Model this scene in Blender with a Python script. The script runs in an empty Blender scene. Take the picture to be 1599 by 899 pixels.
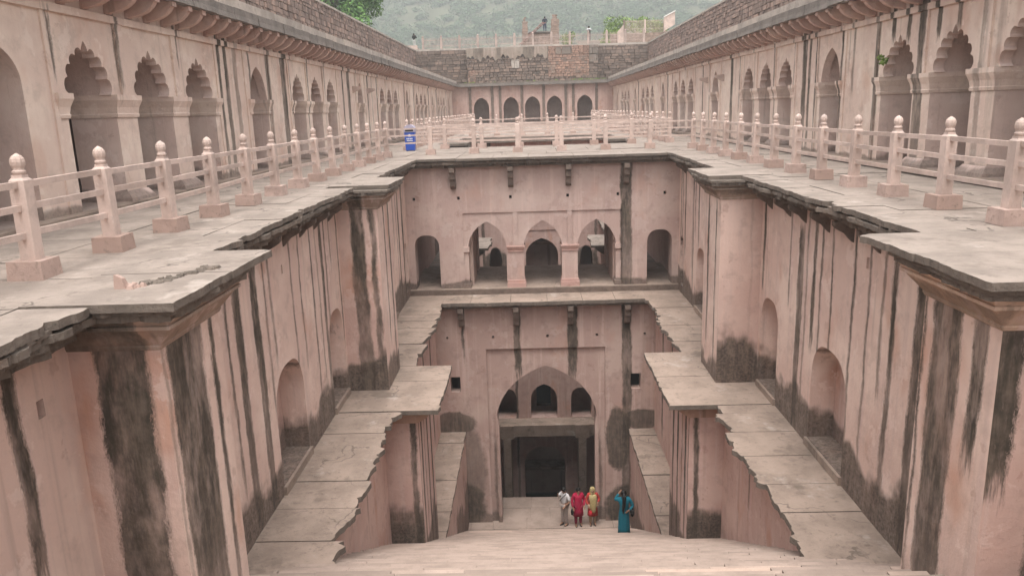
import bpy, math, random
import numpy as np
from mathutils import Vector, Matrix
R = math.radians
random.seed(7); rng = np.random.default_rng(7)
SC = bpy.context.scene; COL = SC.collection

# ------------------------------------------------------------------ camera
cam_d = bpy.data.cameras.new("camera"); cam = bpy.data.objects.new("camera", cam_d); COL.objects.link(cam)
F, CX, CY, VPX, VPY, MM = 1200., 799.5, 449.5, 826., 170., -.031
d_ = np.array([VPX-CX, VPY-CY, F]); d_ /= np.linalg.norm(d_)
u_ = np.cross(d_, [1, MM, 0]); u_ /= np.linalg.norm(u_); u_ = -u_ if u_[1] > 0 else u_
r_ = np.cross(d_, u_); r_ = -r_ if r_[0] < 0 else r_
RW = np.array([r_, d_, u_])
cx, cy, cz = RW[:, 0], -RW[:, 1], -RW[:, 2]
cam.matrix_world = Matrix(((cx[0], cy[0], cz[0], -.4), (cx[1], cy[1], cz[1], 0), (cx[2], cy[2], cz[2], 1.7), (0, 0, 0, 1)))
cam_d.sensor_width = 36; cam_d.lens = F/1599*36; cam_d.clip_end = 5000; cam_d.clip_start = .05
SC.camera = cam

# ------------------------------------------------------------------ daylight (overcast)
SUN_EL, SUN_AZ = 72, 185
w = bpy.data.worlds.new("World"); SC.world = w; w.use_nodes = True
nt = w.node_tree; nt.nodes.clear()
sky = nt.nodes.new('ShaderNodeTexSky'); sky.sky_type = 'NISHITA'; sky.sun_disc = False
sky.sun_elevation = R(SUN_EL); sky.sun_rotation = R(SUN_AZ); sky.dust_density = 4; sky.air_density = 1.2
hsv = nt.nodes.new('ShaderNodeHueSaturation'); hsv.inputs['Saturation'].default_value = .10   # a cloud-covered, near-white sky
bg = nt.nodes.new('ShaderNodeBackground'); bg.inputs['Strength'].default_value = .15
wo = nt.nodes.new('ShaderNodeOutputWorld')
nt.links.new(sky.outputs[0], hsv.inputs['Color']); nt.links.new(hsv.outputs[0], bg.inputs[0]); nt.links.new(bg.outputs[0], wo.inputs[0])
sd = bpy.data.lights.new("sun", 'SUN'); sun = bpy.data.objects.new("sun", sd); COL.objects.link(sun)
sd.energy = .8; sd.angle = R(40); sd.color = (1, .95, .88)
az = R(SUN_AZ); el = R(SUN_EL)
sdir = Vector((math.sin(az)*math.cos(el), math.cos(az)*math.cos(el), math.sin(el)))
sun.rotation_euler = sdir.to_track_quat('Z', 'Y').to_euler()
SC.view_settings.view_transform = 'Standard'; SC.view_settings.look = 'None'
SC.view_settings.exposure = 1.45; SC.view_settings.gamma = 1
SC.cycles.max_bounces = 8; SC.cycles.diffuse_bounces = 6; SC.cycles.volume_bounces = 0

# ------------------------------------------------------------------ mesh helpers
class MB:
    def __init__(s): s.v = []; s.f = []; s.m = []; s.n = 0
    def add(s, vs, fs, mi=0):
        s.v.extend([tuple(map(float, p)) for p in vs]); s.f.extend([tuple(i+s.n for i in f) for f in fs]); s.m.extend([mi]*len(fs)); s.n = len(s.v)
    def quad(s, a, b, c, d, mi=0): s.add([a, b, c, d], [(0, 1, 2, 3)], mi)
    def hexa(s, b, t, mi=0):
        s.add(list(b)+list(t), [(3, 2, 1, 0), (4, 5, 6, 7), (0, 1, 5, 4), (1, 2, 6, 5), (2, 3, 7, 6), (3, 0, 4, 7)], mi)
    def box(s, x0, x1, y0, y1, z0, z1, mi=0):
        if x0 > x1: x0, x1 = x1, x0
        if y0 > y1: y0, y1 = y1, y0
        s.hexa([(x0, y0, z0), (x1, y0, z0), (x1, y1, z0), (x0, y1, z0)], [(x0, y0, z1), (x1, y0, z1), (x1, y1, z1), (x0, y1, z1)], mi)
    def prism(s, poly, ax, a, b, mi=0):
        """poly 2D; ax: the axis it is extruded along (x: poly is (y,z), y: (x,z), z: (x,y))"""
        n = len(poly)
        def P(p, t): return (t, p[0], p[1]) if ax == 'x' else (p[0], t, p[1]) if ax == 'y' else (p[0], p[1], t)
        s.add([P(p, a) for p in poly]+[P(p, b) for p in poly], [tuple(range(n)), tuple(range(2*n-1, n-1, -1))]+[(i, (i+1) % n, n+(i+1) % n, n+i) for i in range(n)], mi)
    def loft(s, rings, seg=16, cap=True, fold=0, ph=0, mi=0):
        """rings of (cx,cy,cz,rx,ry)"""
        vs = []
        for k, (x, y, z, a, b) in enumerate(rings):
            for i in range(seg):
                t = 2*math.pi*i/seg; q = 1+fold*(k/len(rings))*math.sin(6*t+ph)
                vs.append((x+a*q*math.cos(t), y+b*q*math.sin(t), z))
        fs = []
        for k in range(len(rings)-1):
            for i in range(seg):
                j = (i+1) % seg; fs.append((k*seg+i, k*seg+j, (k+1)*seg+j, (k+1)*seg+i))
        if cap: fs += [tuple(range(seg-1, -1, -1)), tuple((len(rings)-1)*seg+i for i in range(seg))]
        s.add(vs, fs, mi)
    def tube(s, pts, rad, seg=8, mi=0):
        pts = [Vector(p) for p in pts]; vs = []; n = len(pts)
        rad = rad if isinstance(rad, (list, tuple)) else [rad]*n
        for k, p in enumerate(pts):
            t = (pts[min(k+1, n-1)]-pts[max(k-1, 0)]).normalized()
            a = t.cross(Vector((0, 0, 1)) if abs(t.z) < .9 else Vector((1, 0, 0))).normalized(); b = t.cross(a)
            for i in range(seg):
                th = 2*math.pi*i/seg; vs.append(p+(a*math.cos(th)+b*math.sin(th))*rad[k])
        fs = [(k*seg+i, k*seg+(i+1) % seg, (k+1)*seg+(i+1) % seg, (k+1)*seg+i) for k in range(n-1) for i in range(seg)]
        fs += [tuple(range(seg-1, -1, -1)), tuple((n-1)*seg+i for i in range(seg))]
        s.add(vs, fs, mi)

def origin(o):
    v = Vector((0, 0, 0))
    while o: v = v+o.location; o = o.parent
    return v
def mesh(name, mb, mats, smooth=False, off=None):
    me = bpy.data.meshes.new(name)
    v = mb.v
    if off is not None and off.length > 0: v = [(a-off.x, b-off.y, c-off.z) for a, b, c in v]
    me.from_pydata(v, [], mb.f)
    for m in (mats if isinstance(mats, (list, tuple)) else [mats]): me.materials.append(m)
    if any(mb.m): me.polygons.foreach_set('material_index', mb.m)
    if smooth: me.polygons.foreach_set('use_smooth', [True]*len(mb.f))
    me.update(); return me
def obj(name, mb, mats, parent=None, smooth=False, local=False, loc=None):
    off = None if local or not parent else origin(parent)
    o = bpy.data.objects.new(name, mesh(name, mb, mats, smooth, off)); COL.objects.link(o)
    if parent: o.parent = parent
    if loc is not None: o.location = loc
    return o
def tag(o, label=None, cat=None, group=None, kind=None):
    if label: o['label'] = label
    if cat: o['category'] = cat
    if group: o['group'] = group
    if kind: o['kind'] = kind
    return o
def thing(name, label, cat, loc=(0, 0, 0), group=None, rz=0):
    o = bpy.data.objects.new(name, None); COL.objects.link(o); o.location = loc; o.rotation_euler.z = rz
    o.empty_display_size = .2
    return tag(o, label, cat, group)
def struct(name, mb, mats, label=None, parent=None):
    return tag(obj(name, mb, mats, parent), label, kind='structure')
def copy_of(o, parent, loc):
    c = o.copy(); COL.objects.link(c); c.parent = parent; c.location = loc
    for ch in list(o.children):
        d = ch.copy(); COL.objects.link(d); d.parent = c
    return c

# ------------------------------------------------------------------ material helpers
class G:
    def __init__(s, name, rough=.9):
        s.mat = bpy.data.materials.new(name); s.mat.use_nodes = True
        s.t = s.mat.node_tree; s.t.nodes.clear()
        s.out = s.t.nodes.new('ShaderNodeOutputMaterial'); s.b = s.t.nodes.new('ShaderNodeBsdfPrincipled')
        s.b.inputs['Roughness'].default_value = rough; s.b.inputs['Specular IOR Level'].default_value = .25
        s.t.links.new(s.b.outputs[0], s.out.inputs[0])
        s.geo = s.t.nodes.new('ShaderNodeNewGeometry'); s.pos = s.geo.outputs['Position']
    def put(s, sock, v):
        if isinstance(v, bpy.types.NodeSocket): s.t.links.new(v, sock)
        else:
            if hasattr(sock.default_value, '__len__') and not isinstance(v, (tuple, list)): v = (v,)*len(sock.default_value)
            if hasattr(sock.default_value, '__len__') and len(sock.default_value) == 4 and len(v) == 3: v = (*v, 1)
            sock.default_value = v
    def m(s, op, a, b=0., c=None, clamp=False):
        n = s.t.nodes.new('ShaderNodeMath'); n.operation = op; n.use_clamp = clamp
        s.put(n.inputs[0], a); s.put(n.inputs[1], b)
        if c is not None: s.put(n.inputs[2], c)
        return n.outputs[0]
    def vm(s, op, a, b):
        n = s.t.nodes.new('ShaderNodeVectorMath'); n.operation = op; s.put(n.inputs[0], a); s.put(n.inputs[1], b); return n.outputs[0]
    def noise(s, sc, detail=3, rough=.55, stretch=None, vec=None):
        v = vec or s.pos
        if stretch: v = s.vm('MULTIPLY', v, stretch)
        n = s.t.nodes.new('ShaderNodeTexNoise'); s.put(n.inputs['Vector'], v); n.inputs['Scale'].default_value = sc
        n.inputs['Detail'].default_value = detail; n.inputs['Roughness'].default_value = rough
        return n.outputs['Fac']
    def step(s, x, a, b):
        n = s.t.nodes.new('ShaderNodeMapRange'); n.interpolation_type = 'SMOOTHSTEP'
        s.put(n.inputs[0], x); n.inputs[1].default_value = a; n.inputs[2].default_value = b; return n.outputs[0]
    def mix(s, f, a, b, mode='MIX'):
        n = s.t.nodes.new('ShaderNodeMix'); n.data_type = 'RGBA'; n.blend_type = mode
        s.put(n.inputs[0], f); s.put(n.inputs[6], a); s.put(n.inputs[7], b); return n.outputs[2]
    def sep(s, v):
        n = s.t.nodes.new('ShaderNodeSeparateXYZ'); s.put(n.inputs[0], v); return n.outputs
    def col(s, c): s.put(s.b.inputs['Base Color'], c)
    def bump(s, h, dist=.02, st=.6):
        n = s.t.nodes.new('ShaderNodeBump'); n.inputs['Strength'].default_value = st; n.inputs['Distance'].default_value = dist
        s.put(n.inputs['Height'], h); s.t.links.new(n.outputs[0], s.b.inputs['Normal'])
    def isl(s): return s.geo.outputs['Random Per Island']

STAIN = (.058, .047, .037); STAIN2 = (.155, .118, .092)
PINK = (.64, .462, .395)
def plaster(name, base=PINK, streaks=(), axis='Y', zr=(0., -5.2), damp=None, drip=.35, orange=.6, blobs=(), pale=.62):
    g = G(name); X, Y, Z = g.sep(g.pos)
    s = Y if axis == 'Y' else X
    big = g.noise(.55, 4, .6); mid = g.noise(2.6, 4, .65); fine = g.noise(16, 4, .7)
    vert = g.noise(1, 4, .6, (5., 5., .22)); vf = g.noise(1, 4, .65, (20., 20., 2.4))
    c = g.mix(g.step(big, .42, .68), base, tuple(x*y for x, y in zip(base, (1.16, 1.24, 1.24))))
    c = g.mix(g.m('MULTIPLY', g.step(vert, .5, .68), pale), c, (.58, .43, .38))
    c = g.mix(g.m('MULTIPLY', g.step(g.noise(.9, 3, .6, (1, 1, .55)), .56, .74), orange), c, (.47, .235, .15))
    c = g.mix(g.m('MULTIPLY', g.step(mid, .50, .70), .36), c, tuple(x*.62 for x in base))
    c = g.mix(g.m('MULTIPLY', g.step(fine, .55, .8), .16), c, (.2, .14, .115))
    fl_ = g.noise(1.5, 8, .68)
    c = g.mix(g.m('MULTIPLY', g.step(fl_, .57, .60), .5), c, tuple(min(1, x*y) for x, y in zip(base, (1.18, 1.28, 1.32))))
    c = g.mix(g.m('MULTIPLY', g.step(g.noise(2.3, 8, .7), .62, .64), .38), c, tuple(x*y for x, y in zip(base, (.66, .58, .54))))
    # drips running down the wall
    dr = g.m('MULTIPLY', g.step(g.noise(1, 3, .6, (3.2, 3.2, .10)), .60, .72), drip)
    c = g.mix(dr, c, STAIN2)
    stain = g.mix(g.step(g.m('ADD', g.m('MULTIPLY', g.noise(1, 5, .7, (9., 9., 1.1)), .6), g.m('MULTIPLY', g.noise(5, 5, .7), .4)), .40, .66), STAIN, STAIN2)
    stain = g.mix(g.m('MULTIPLY', g.step(g.noise(1, 4, .7, (30., 30., 7.)), .58, .78), .55), stain, (.29, .215, .17))
    zt, zb = zr
    zn = g.m('DIVIDE', g.m('SUBTRACT', Z, zb), zt-zb)
    wob = g.m('ADD', g.m('MULTIPLY', g.m('SUBTRACT', g.noise(1, 3, .6, (1.6, 1.6, .9)), .5), .22), g.m('MULTIPLY', g.m('SUBTRACT', g.noise(1, 4, .75, (15., 15., 4.)), .5), .13))
    wob = g.m('ADD', wob, g.m('MULTIPLY', g.m('SUBTRACT', g.noise(1, 2, .8, (90., 90., 30.)), .5), .10))
    st = list(streaks)
    for k in range(0, len(st), 14):
        part = sorted(st[k:k+14]); lo = part[0][0]-.5; hi = max(p[1] for p in part)+.5
        zz = g.m('ADD', zn, g.m('MULTIPLY', g.m('SUBTRACT', vf, .5), .22)); acc = None
        for dd in (-.018, .0, .018):                # three taps soften the sides of a streak
            fac = g.m('DIVIDE', g.m('SUBTRACT', g.m('ADD', s, wob), lo+dd), hi-lo, clamp=True)
            r = g.t.nodes.new('ShaderNodeValToRGB'); cr = r.color_ramp; cr.interpolation = 'CONSTANT'
            g.put(r.inputs[0], fac)
            cr.elements[0].position = 0; cr.elements[0].color = (1, 0, 0, 1); cr.elements[1].position = 1; cr.elements[1].color = (1, 0, 0, 1)
            for p in part:
                a, b, ztop, zbot = p[:4]; sg = p[4] if len(p) > 4 else 1
                e = cr.elements.new((a-lo)/(hi-lo)); e.color = ((zbot-zb)/(zt-zb), sg, (ztop-zb)/(zt-zb), 1)
                e = cr.elements.new((b-lo)/(hi-lo)); e.color = (1, 0, 0, 1)
            q = g.t.nodes.new('ShaderNodeSeparateColor'); g.put(q.inputs[0], r.outputs[0])
            mk = g.step(g.m('SUBTRACT', zz, q.outputs[0]), -.04, .05)
            mk2 = g.step(g.m('SUBTRACT', q.outputs[2], zz), -.05, .02)
            mk = g.m('MULTIPLY', g.m('MULTIPLY', mk, mk2), q.outputs[1])
            acc = mk if acc is None else g.m('ADD', acc, mk)
        mk = g.m('DIVIDE', acc, 3.)
        pat = g.noise(1, 5, .7, (2.2, 2.2, .7))
        mk = g.m('MULTIPLY', mk, g.m('ADD', .55, g.m('MULTIPLY', g.step(pat, .30, .58), .45)))
        mk = g.m('MULTIPLY', mk, g.m('ADD', .70, g.m('MULTIPLY', g.step(zn, -.1, .7), .32)), clamp=True)
        c = g.mix(mk, c, stain)
    for (bs, bz, rs, rz_, sg) in blobs:           # rounded damp stains
        ds = g.m('DIVIDE', g.m('SUBTRACT', s, bs), rs); dz = g.m('DIVIDE', g.m('SUBTRACT', Z, bz), rz_)
        rr = g.m('SQRT', g.m('ADD', g.m('POWER', g.m('ABSOLUTE', ds), 2.), g.m('POWER', g.m('ABSOLUTE', dz), 2.)))
        rr = g.m('ADD', rr, g.m('MULTIPLY', g.m('SUBTRACT', mid, .5), .5))
        c = g.mix(g.m('MULTIPLY', g.step(rr, 1.06, .86), sg), c, stain)
    if damp:
        z0, h, sg = damp
        hh = g.m('ADD', g.m('SUBTRACT', Z, z0), g.m('ADD', g.m('MULTIPLY', g.m('SUBTRACT', g.noise(.85, 3, .6), .5), h*2.2), g.m('MULTIPLY', g.m('SUBTRACT', vf, .5), h*.22)))
        k = g.m('MULTIPLY', g.step(hh, h*1.1, h*.7), sg)
        c = g.mix(g.m('MULTIPLY', k, g.m('ADD', .55, g.m('MULTIPLY', fine, .7)), clamp=True), c, stain)
    g.col(c)
    g.bump(g.m('ADD', g.m('MULTIPLY', fine, .5), g.m('ADD', mid, g.m('MULTIPLY', vf, .25))), .03, .5)
    return g.mat

def stone(name, base, dark, var=.35, isl=True, pits=.5, sc=1., bump=.02, wet=0, crack=0, ov=0):
    g = G(name); n1 = g.noise(1.3*sc, 5, .65); n2 = g.noise(7*sc, 5, .7); n3 = g.noise(38*sc, 3, .7)
    c = g.mix(g.step(n1, .36, .66), base, tuple(x*.70 for x in base))
    if isl:
        k = g.isl()
        c = g.mix(g.m('MULTIPLY', g.step(k, .3, 1.), var), c, tuple(x*.55 for x in base))
        c = g.mix(g.m('MULTIPLY', g.step(k, .35, 0.), var*.8), c, (min(1, base[0]*1.32), base[1]*1.24, base[2]*1.18))
    if ov:
        oi = g.t.nodes.new('ShaderNodeObjectInfo'); c = g.mix(g.m('MULTIPLY', oi.outputs['Random'], ov), c, tuple(x*y for x, y in zip(base, (.62, .58, .55))))
    c = g.mix(g.m('MULTIPLY', g.step(n2, .53, .74), pits), c, dark)
    c = g.mix(g.m('MULTIPLY', g.step(n3, .52, .8), .3), c, dark)
    if wet: c = g.mix(g.m('MULTIPLY', g.step(g.noise(.8*sc, 4, .7), .55, .68), wet), c, tuple(x*1.3 for x in dark))
    if crack:
        wv = g.t.nodes.new('ShaderNodeTexNoise'); g.put(wv.inputs['Vector'], g.pos); wv.inputs['Scale'].default_value = 1.6; wv.inputs['Detail'].default_value = 5
        vv = g.t.nodes.new('ShaderNodeTexVoronoi'); vv.feature = 'DISTANCE_TO_EDGE'; vv.inputs['Scale'].default_value = .55
        g.put(vv.inputs['Vector'], g.vm('ADD', g.pos, g.vm('MULTIPLY', wv.outputs['Color'], (1.1, 1.1, 1.1))))
        ck = g.m('MULTIPLY', g.step(vv.outputs[0], .016, .004), g.step(g.noise(.7, 2), .50, .58))
        c = g.mix(g.m('MULTIPLY', ck, crack), c, (.06, .048, .04))
        c = g.mix(g.m('MULTIPLY', g.step(g.noise(1.1, 5, .7), .58, .70), .5), c, (.48, .41, .36))
    g.col(c); g.bump(g.m('ADD', n2, g.m('MULTIPLY', n3, .4)), bump, .6)
    return g.mat
def plain(name, c, rough=.8, var=.25, sc=6., bump=.006):
    g = G(name, rough); n = g.noise(sc, 4, .65)
    g.col(g.mix(g.m('MULTIPLY', g.step(n, .4, .75), var), c, tuple(x*.6 for x in c))); g.bump(n, bump, .5); return g.mat
def leafmat(name, a, b):
    g = G(name, .7); c = g.mix(g.isl(), a, b); g.col(c); g.b.inputs['Specular IOR Level'].default_value = .15
    return g.mat

M = {}
M['arc'] = None
PLA = (.65, .50, .425)     # paler limewash of the arcades
M['pave'] = stone('terrace_stone', (.335, .275, .235), (.125, .10, .083), .42, bump=.025, wet=.6, pits=.52, crack=.7)
M['pave_joint'] = stone('joint_earth', (.15, .12, .10), (.07, .055, .045), isl=False)
M['edge'] = stone('weathered_edge_stone', (.215, .175, .145), (.06, .05, .041), .4, pits=.75, sc=2.2, bump=.06)
M['ledge'] = stone('ledge_stone', (.38, .29, .235), (.12, .093, .075), .55, bump=.03, wet=.75, pits=.62, crack=.5)
M['step'] = stone('step_stone', (.42, .322, .268), (.17, .13, .107), .75, bump=.015, pits=.3)
M['corbel_old'] = stone('old_corbel', (.22, .165, .135), (.05, .04, .034), .4, sc=2.5, pits=.7, bump=.05)
M['rail'] = stone('railing_sandstone', (.64, .50, .44), (.36, .27, .23), .12, pits=.32, sc=1.6, bump=.015, ov=.4)
M['railbase'] = stone('railing_base_stone', (.58, .43, .375), (.17, .135, .115), .3, pits=.75, sc=1.5, bump=.02, ov=.9)
M['eave'] = stone('eave_stone', (.25, .215, .19), (.075, .064, .055), .4, pits=.7, sc=1.4, bump=.04)
M['coping'] = stone('coping_stone', (.50, .43, .375), (.14, .115, .10), .3, pits=.55, sc=1.4, bump=.03)
M['rubble'] = stone('rubble_stone', (.33, .238, .20), (.11, .085, .072), .75, pits=.5, sc=1.2, bump=.05)
M['rubble_back'] = stone('dark_rubble', (.255, .19, .155), (.085, .066, .055), .75, pits=.6, sc=1.2, bump=.05, wet=.55)
M['mortar'] = stone('old_mortar', (.16, .125, .105), (.08, .06, .05), isl=False, bump=.05)
M['render'] = stone('old_render_patch', (.40, .28, .20), (.17, .125, .09), .4, pits=.55, sc=2, bump=.04)
M['inner'] = plaster('inner_plaster', (.44, .31, .265), (), drip=.3, orange=.2, pale=.15)
M['dark_inner'] = plaster('drippy_inner_plaster', (.42, .31, .27), (), drip=.5, orange=.1, pale=.1)  # darker plaster tone with heavier drip streaks, for inner walls
M['gallery'] = plaster('gallery_shade_plaster', (.17, .12, .105), (), drip=.3, orange=.1, pale=.1)  # plaster colour darkened to put the gallery's deep shade into the paint
M['brick'] = stone('ruined_brick', (.36, .265, .215), (.17, .105, .08), .5, sc=2.5, bump=.05)
M['red'] = plain('faded_red_paint', (.33, .19, .165))
M['blue'] = plain('blue_plastic', (.03, .085, .40), .35, .1)
M['lilac'] = plain('grey_lid_plastic', (.36, .33, .42), .45, .1)
M['white'] = plain('white_paint', (.78, .76, .72), .6, .12)
M['hole'] = plain('black_and_hole_shade', (.012, .010, .010))  # black stands in for shade in holes, windows, bin slot; also plain black parts
M['wood'] = plain('bark', (.12, .085, .06))
M['leaf_tree'] = leafmat('tree_leaves', (.06, .145, .04), (.155, .27, .075))
M['leaf_light'] = leafmat('bush_leaves', (.10, .17, .035), (.22, .30, .08))
M['leaf_hill'] = leafmat('scrub_leaves', (.038, .078, .034), (.10, .15, .072))
M['hill'] = stone('hill_earth', (.10, .105, .06), (.045, .07, .03), isl=False, sc=.05)
M['ground'] = stone('dry_ground', (.30, .24, .18), (.14, .11, .08), isl=False, sc=.3)
gw = G('well_water', .06); gw.col((.012, .014, .012)); gw.bump(gw.noise(3, 2), .01, .2); gw.b.inputs['Specular IOR Level'].default_value = .5; M['water'] = gw.mat

# ------------------------------------------------------------------ arches and walls
def arch(c, w, zp, zt, kind):
    h = w/2; rise = zt-zp; pts = []
    if kind == 'flat': return [(c-h, zt), (c+h, zt)]
    if kind == 'cusp':          # nine foils between cusps that lie on an inner envelope
        N = 9; cus = []
        for k in range(N+1):
            th = math.pi*k/N; ex, ez = -math.cos(th), math.sin(th)
            cus.append(Vector((c+h*.85*ex*(1-.10*abs(ez)**3), zp+rise*.86*(.90*ez**.85+.10*(1-abs(ex))))))
        for k in range(N):
            a, b = cus[k], cus[k+1]; d = b-a; nr = Vector((-d.y, d.x)).normalized(); L = d.length
            for q in range(8):
                t = q/8; bul = .38*L*(4*t*(1-t))**.6
                if k == N//2: bul += .10*rise*max(0, 1-abs(t-.5)/.46)
                p = a+d*t+nr*bul; pts.append((min(max(p.x, c-h*.995), c+h*.995), p.y))
        pts.append(tuple(cus[-1])); return [(c-h, zp)]+pts+[(c+h, zp)]
    n = 28
    for i in range(n+1):
        x = -math.cos(math.pi*i/n)
        if kind == 'ogee': z = .70*(1-abs(x)**3)**.6+.30*(1-abs(x))
        elif kind == 'gate': z = .58*(1-abs(x)**3.2)**.6+.42*(1-abs(x)**1.05)
        else: z = (1-abs(x)**2.8)**.5
        pts.append((c+h*x, zp+rise*max(z, 0)))
    return pts
def wall(mb, P, s0, s1, z0, z1, ops=(), dep=.5, d0=0, niche=False, mi=0, rmi=None, backmi=None, back=True, bands=1):
    rmi = mi if rmi is None else rmi; backmi = rmi if backmi is None else backmi
    def col(a, b, za, zb, za2=None, zb2=None):
        za2 = za if za2 is None else za2; zb2 = zb if zb2 is None else zb2
        mb.quad(P(a, za, d0), P(b, za2, d0), P(b, zb2, d0), P(a, zb, d0), mi)
        if back and not niche: mb.quad(P(b, za2, d0+dep), P(a, za, d0+dep), P(a, zb, d0+dep), P(b, zb2, d0+dep), rmi)
    cur = s0
    for (c, wd, zs, zp, zt, kind) in sorted(ops):
        L, Rr = c-wd/2, c+wd/2
        if L > cur+1e-6: col(cur, L, z0, z1)
        if zs > z0+1e-6: col(L, Rr, z0, zs)
        pr = arch(c, wd, zp, zt, kind)
        if kind == 'cusp':
            for dd in ((d0, d0+dep) if back else (d0,)):
                vs = [P(a, z, dd) for a, z in pr]+[P(Rr, z1, dd), P(L, z1, dd)]; mb.add(vs, [tuple(range(len(vs)))], mi if dd == d0 else rmi)
        for (a, za), (b, zb) in zip(pr[:-1], pr[1:]):
            if b-a > 1e-6 and kind != 'cusp': col(a, b, za, z1, zb, z1)
            if niche and b-a > 1e-6: mb.quad(P(a, zs, d0+dep), P(b, zs, d0+dep), P(b, zb, d0+dep), P(a, za, d0+dep), backmi)
        full = [(L, zs)]+([(L, zp)] if kind != 'flat' else [])+pr+([(Rr, zp)] if kind != 'flat' else [])+[(Rr, zs)]
        for (a, za), (b, zb) in zip(full[:-1], full[1:]):
            if abs(a-b)+abs(za-zb) > 1e-6: mb.quad(P(a, za, d0), P(a, za, d0+dep), P(b, zb, d0+dep), P(b, zb, d0), rmi)
        mb.quad(P(L, zs, d0), P(Rr, zs, d0), P(Rr, zs, d0+dep), P(L, zs, d0+dep), rmi)
        cur = Rr
    if s1 > cur+1e-6: col(cur, s1, z0, z1)
def side(sg, x): return lambda s, z, d: (sg*(x+d), s, z)
def front(y): return lambda s, z, d: (s, y+d, z)

def jag(a, b, amp, step=.16, seed=0, bites=0):
    """points from a to b (2D) with a broken, weathered edge"""
    rr = random.Random(seed); a = Vector(a); b = Vector(b); L = (b-a).length; n = max(2, int(L/(step*.5)))
    t = (b-a)/L; nrm = Vector((-t.y, t.x)); out = []; slow = 0; bite = 0
    for i in range(n):
        if i % 4 == 0: slow = slow*.5+rr.uniform(-amp, amp)*.6
        bite *= .6
        if bites and rr.random() < bites*.5: bite = amp*1.5*rr.choice((-1, 1))
        off = slow+bite+rr.uniform(-amp, amp)*.14
        p = a+t*(L*(i+(rr.uniform(-.35, .35) if i else 0))/n)+nrm*(off if i else off*.3); out.append((p.x, p.y))
    return out

# ================================================================== GROUND, HILL
X1, YB = 12.8, 88.3
mb = MB(); GZ = 8.15
def gq(x0, x1, y0, y1): mb.quad((x0, y0, GZ), (x1, y0, GZ), (x1, y1, GZ), (x0, y1, GZ))
gq(-650, -X1-.3, -6.2, 352); gq(X1+.3, 650, -6.2, 352); mb.quad((-650, -300, -.06), (650, -300, -.06), (650, -6.2, -.06), (-650, -6.2, -.06)); mb.quad((-650, -6.2, -.06), (-X1-.3, -6.2, -.06), (-X1-.3, -6.2, GZ), (-650, -6.2, GZ)); mb.quad((650, -6.2, -.06), (X1+.3, -6.2, -.06), (X1+.3, -6.2, GZ), (650, -6.2, GZ)); gq(-X1-.3, X1+.3, YB+.2, 352)
struct('ground', mb, M['ground'])
def hill_z(x, y):
    y = np.asarray(y, float); x = np.asarray(x, float)
    return GZ-.5+np.maximum(0, y-345)*.40*(1+.10*np.sin(x/70+1)+.06*np.sin(x/31+y/47))+2.5*np.sin(x/23)*np.sin(y/29)*np.clip((y-345)/40, 0, 1)
mb = MB(); nx, ny = 60, 28
xs = np.linspace(-640, 640, nx); ys = np.linspace(345, 690, ny)
vs = [(x, y, float(hill_z(x, y))) for y in ys for x in xs]
mb.add(vs, [(j*nx+i, j*nx+i+1, (j+1)*nx+i+1, (j+1)*nx+i) for j in range(ny-1) for i in range(nx-1)])
struct('hillside', mb, M['hill'])

def leaf_cloud(centres, radii, n, size, flat=1., seed=1, up=.3):
    """many small leaf faces spread through ellipsoidal clumps"""
    r = np.random.default_rng(seed); centres = np.asarray(centres, float); radii = np.asarray(radii, float)
    K = len(centres); d = r.normal(size=(K, n, 3)); d /= np.linalg.norm(d, axis=2, keepdims=True)
    rad = r.uniform(.55, 1.05, (K, n, 1)); p = centres[:, None, :]+d*rad*radii[:, None, None]*np.array([1, 1, flat])
    p = p.reshape(-1, 3); N = len(p)
    nr = d.reshape(-1, 3)+r.normal(size=(N, 3))*.6; nr[:, 2] += up; nr /= np.linalg.norm(nr, axis=1, keepdims=True)
    a = np.cross(nr, r.normal(size=(N, 3))); a /= np.linalg.norm(a, axis=1, keepdims=True); b = np.cross(nr, a)
    sz = size*r.uniform(.6, 1.3, (N, 1))
    v = np.stack([p-a*sz*.5, p+b*sz*.3, p+a*sz*.5, p-b*sz*.3], 1).reshape(-1, 3)
    return v, np.arange(4*N).reshape(-1, 4)
def cloud_obj(name, v, f, mat, parent=None):
    me = bpy.data.meshes.new(name); o_ = origin(parent) if parent else Vector((0, 0, 0))
    v = v-np.array(o_)
    me.vertices.add(len(v)); me.vertices.foreach_set('co', v.ravel())
    me.loops.add(f.size); me.loops.foreach_set('vertex_index', f.ravel())
    me.polygons.add(len(f)); me.polygons.foreach_set('loop_start', np.arange(0, f.size, 4)); me.polygons.foreach_set('loop_total', np.full(len(f), 4))
    me.materials.append(mat); me.update(); me.validate()
    o = bpy.data.objects.new(name, me); COL.objects.link(o)
    if parent: o.parent = parent
    return o
N = 4600
hx = rng.uniform(-230, 230, N); hy = rng.uniform(348, 600, N)
hr = rng.uniform(2.2, 5.2, N)
hz = hill_z(hx, hy)+hr*.35
v, f = leaf_cloud(np.stack([hx, hy, hz], 1), hr, 130, 1.1, .62, 3, .8)
tag(cloud_obj('hillside_scrub', v, f, M['leaf_hill']), kind='stuff')

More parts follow.
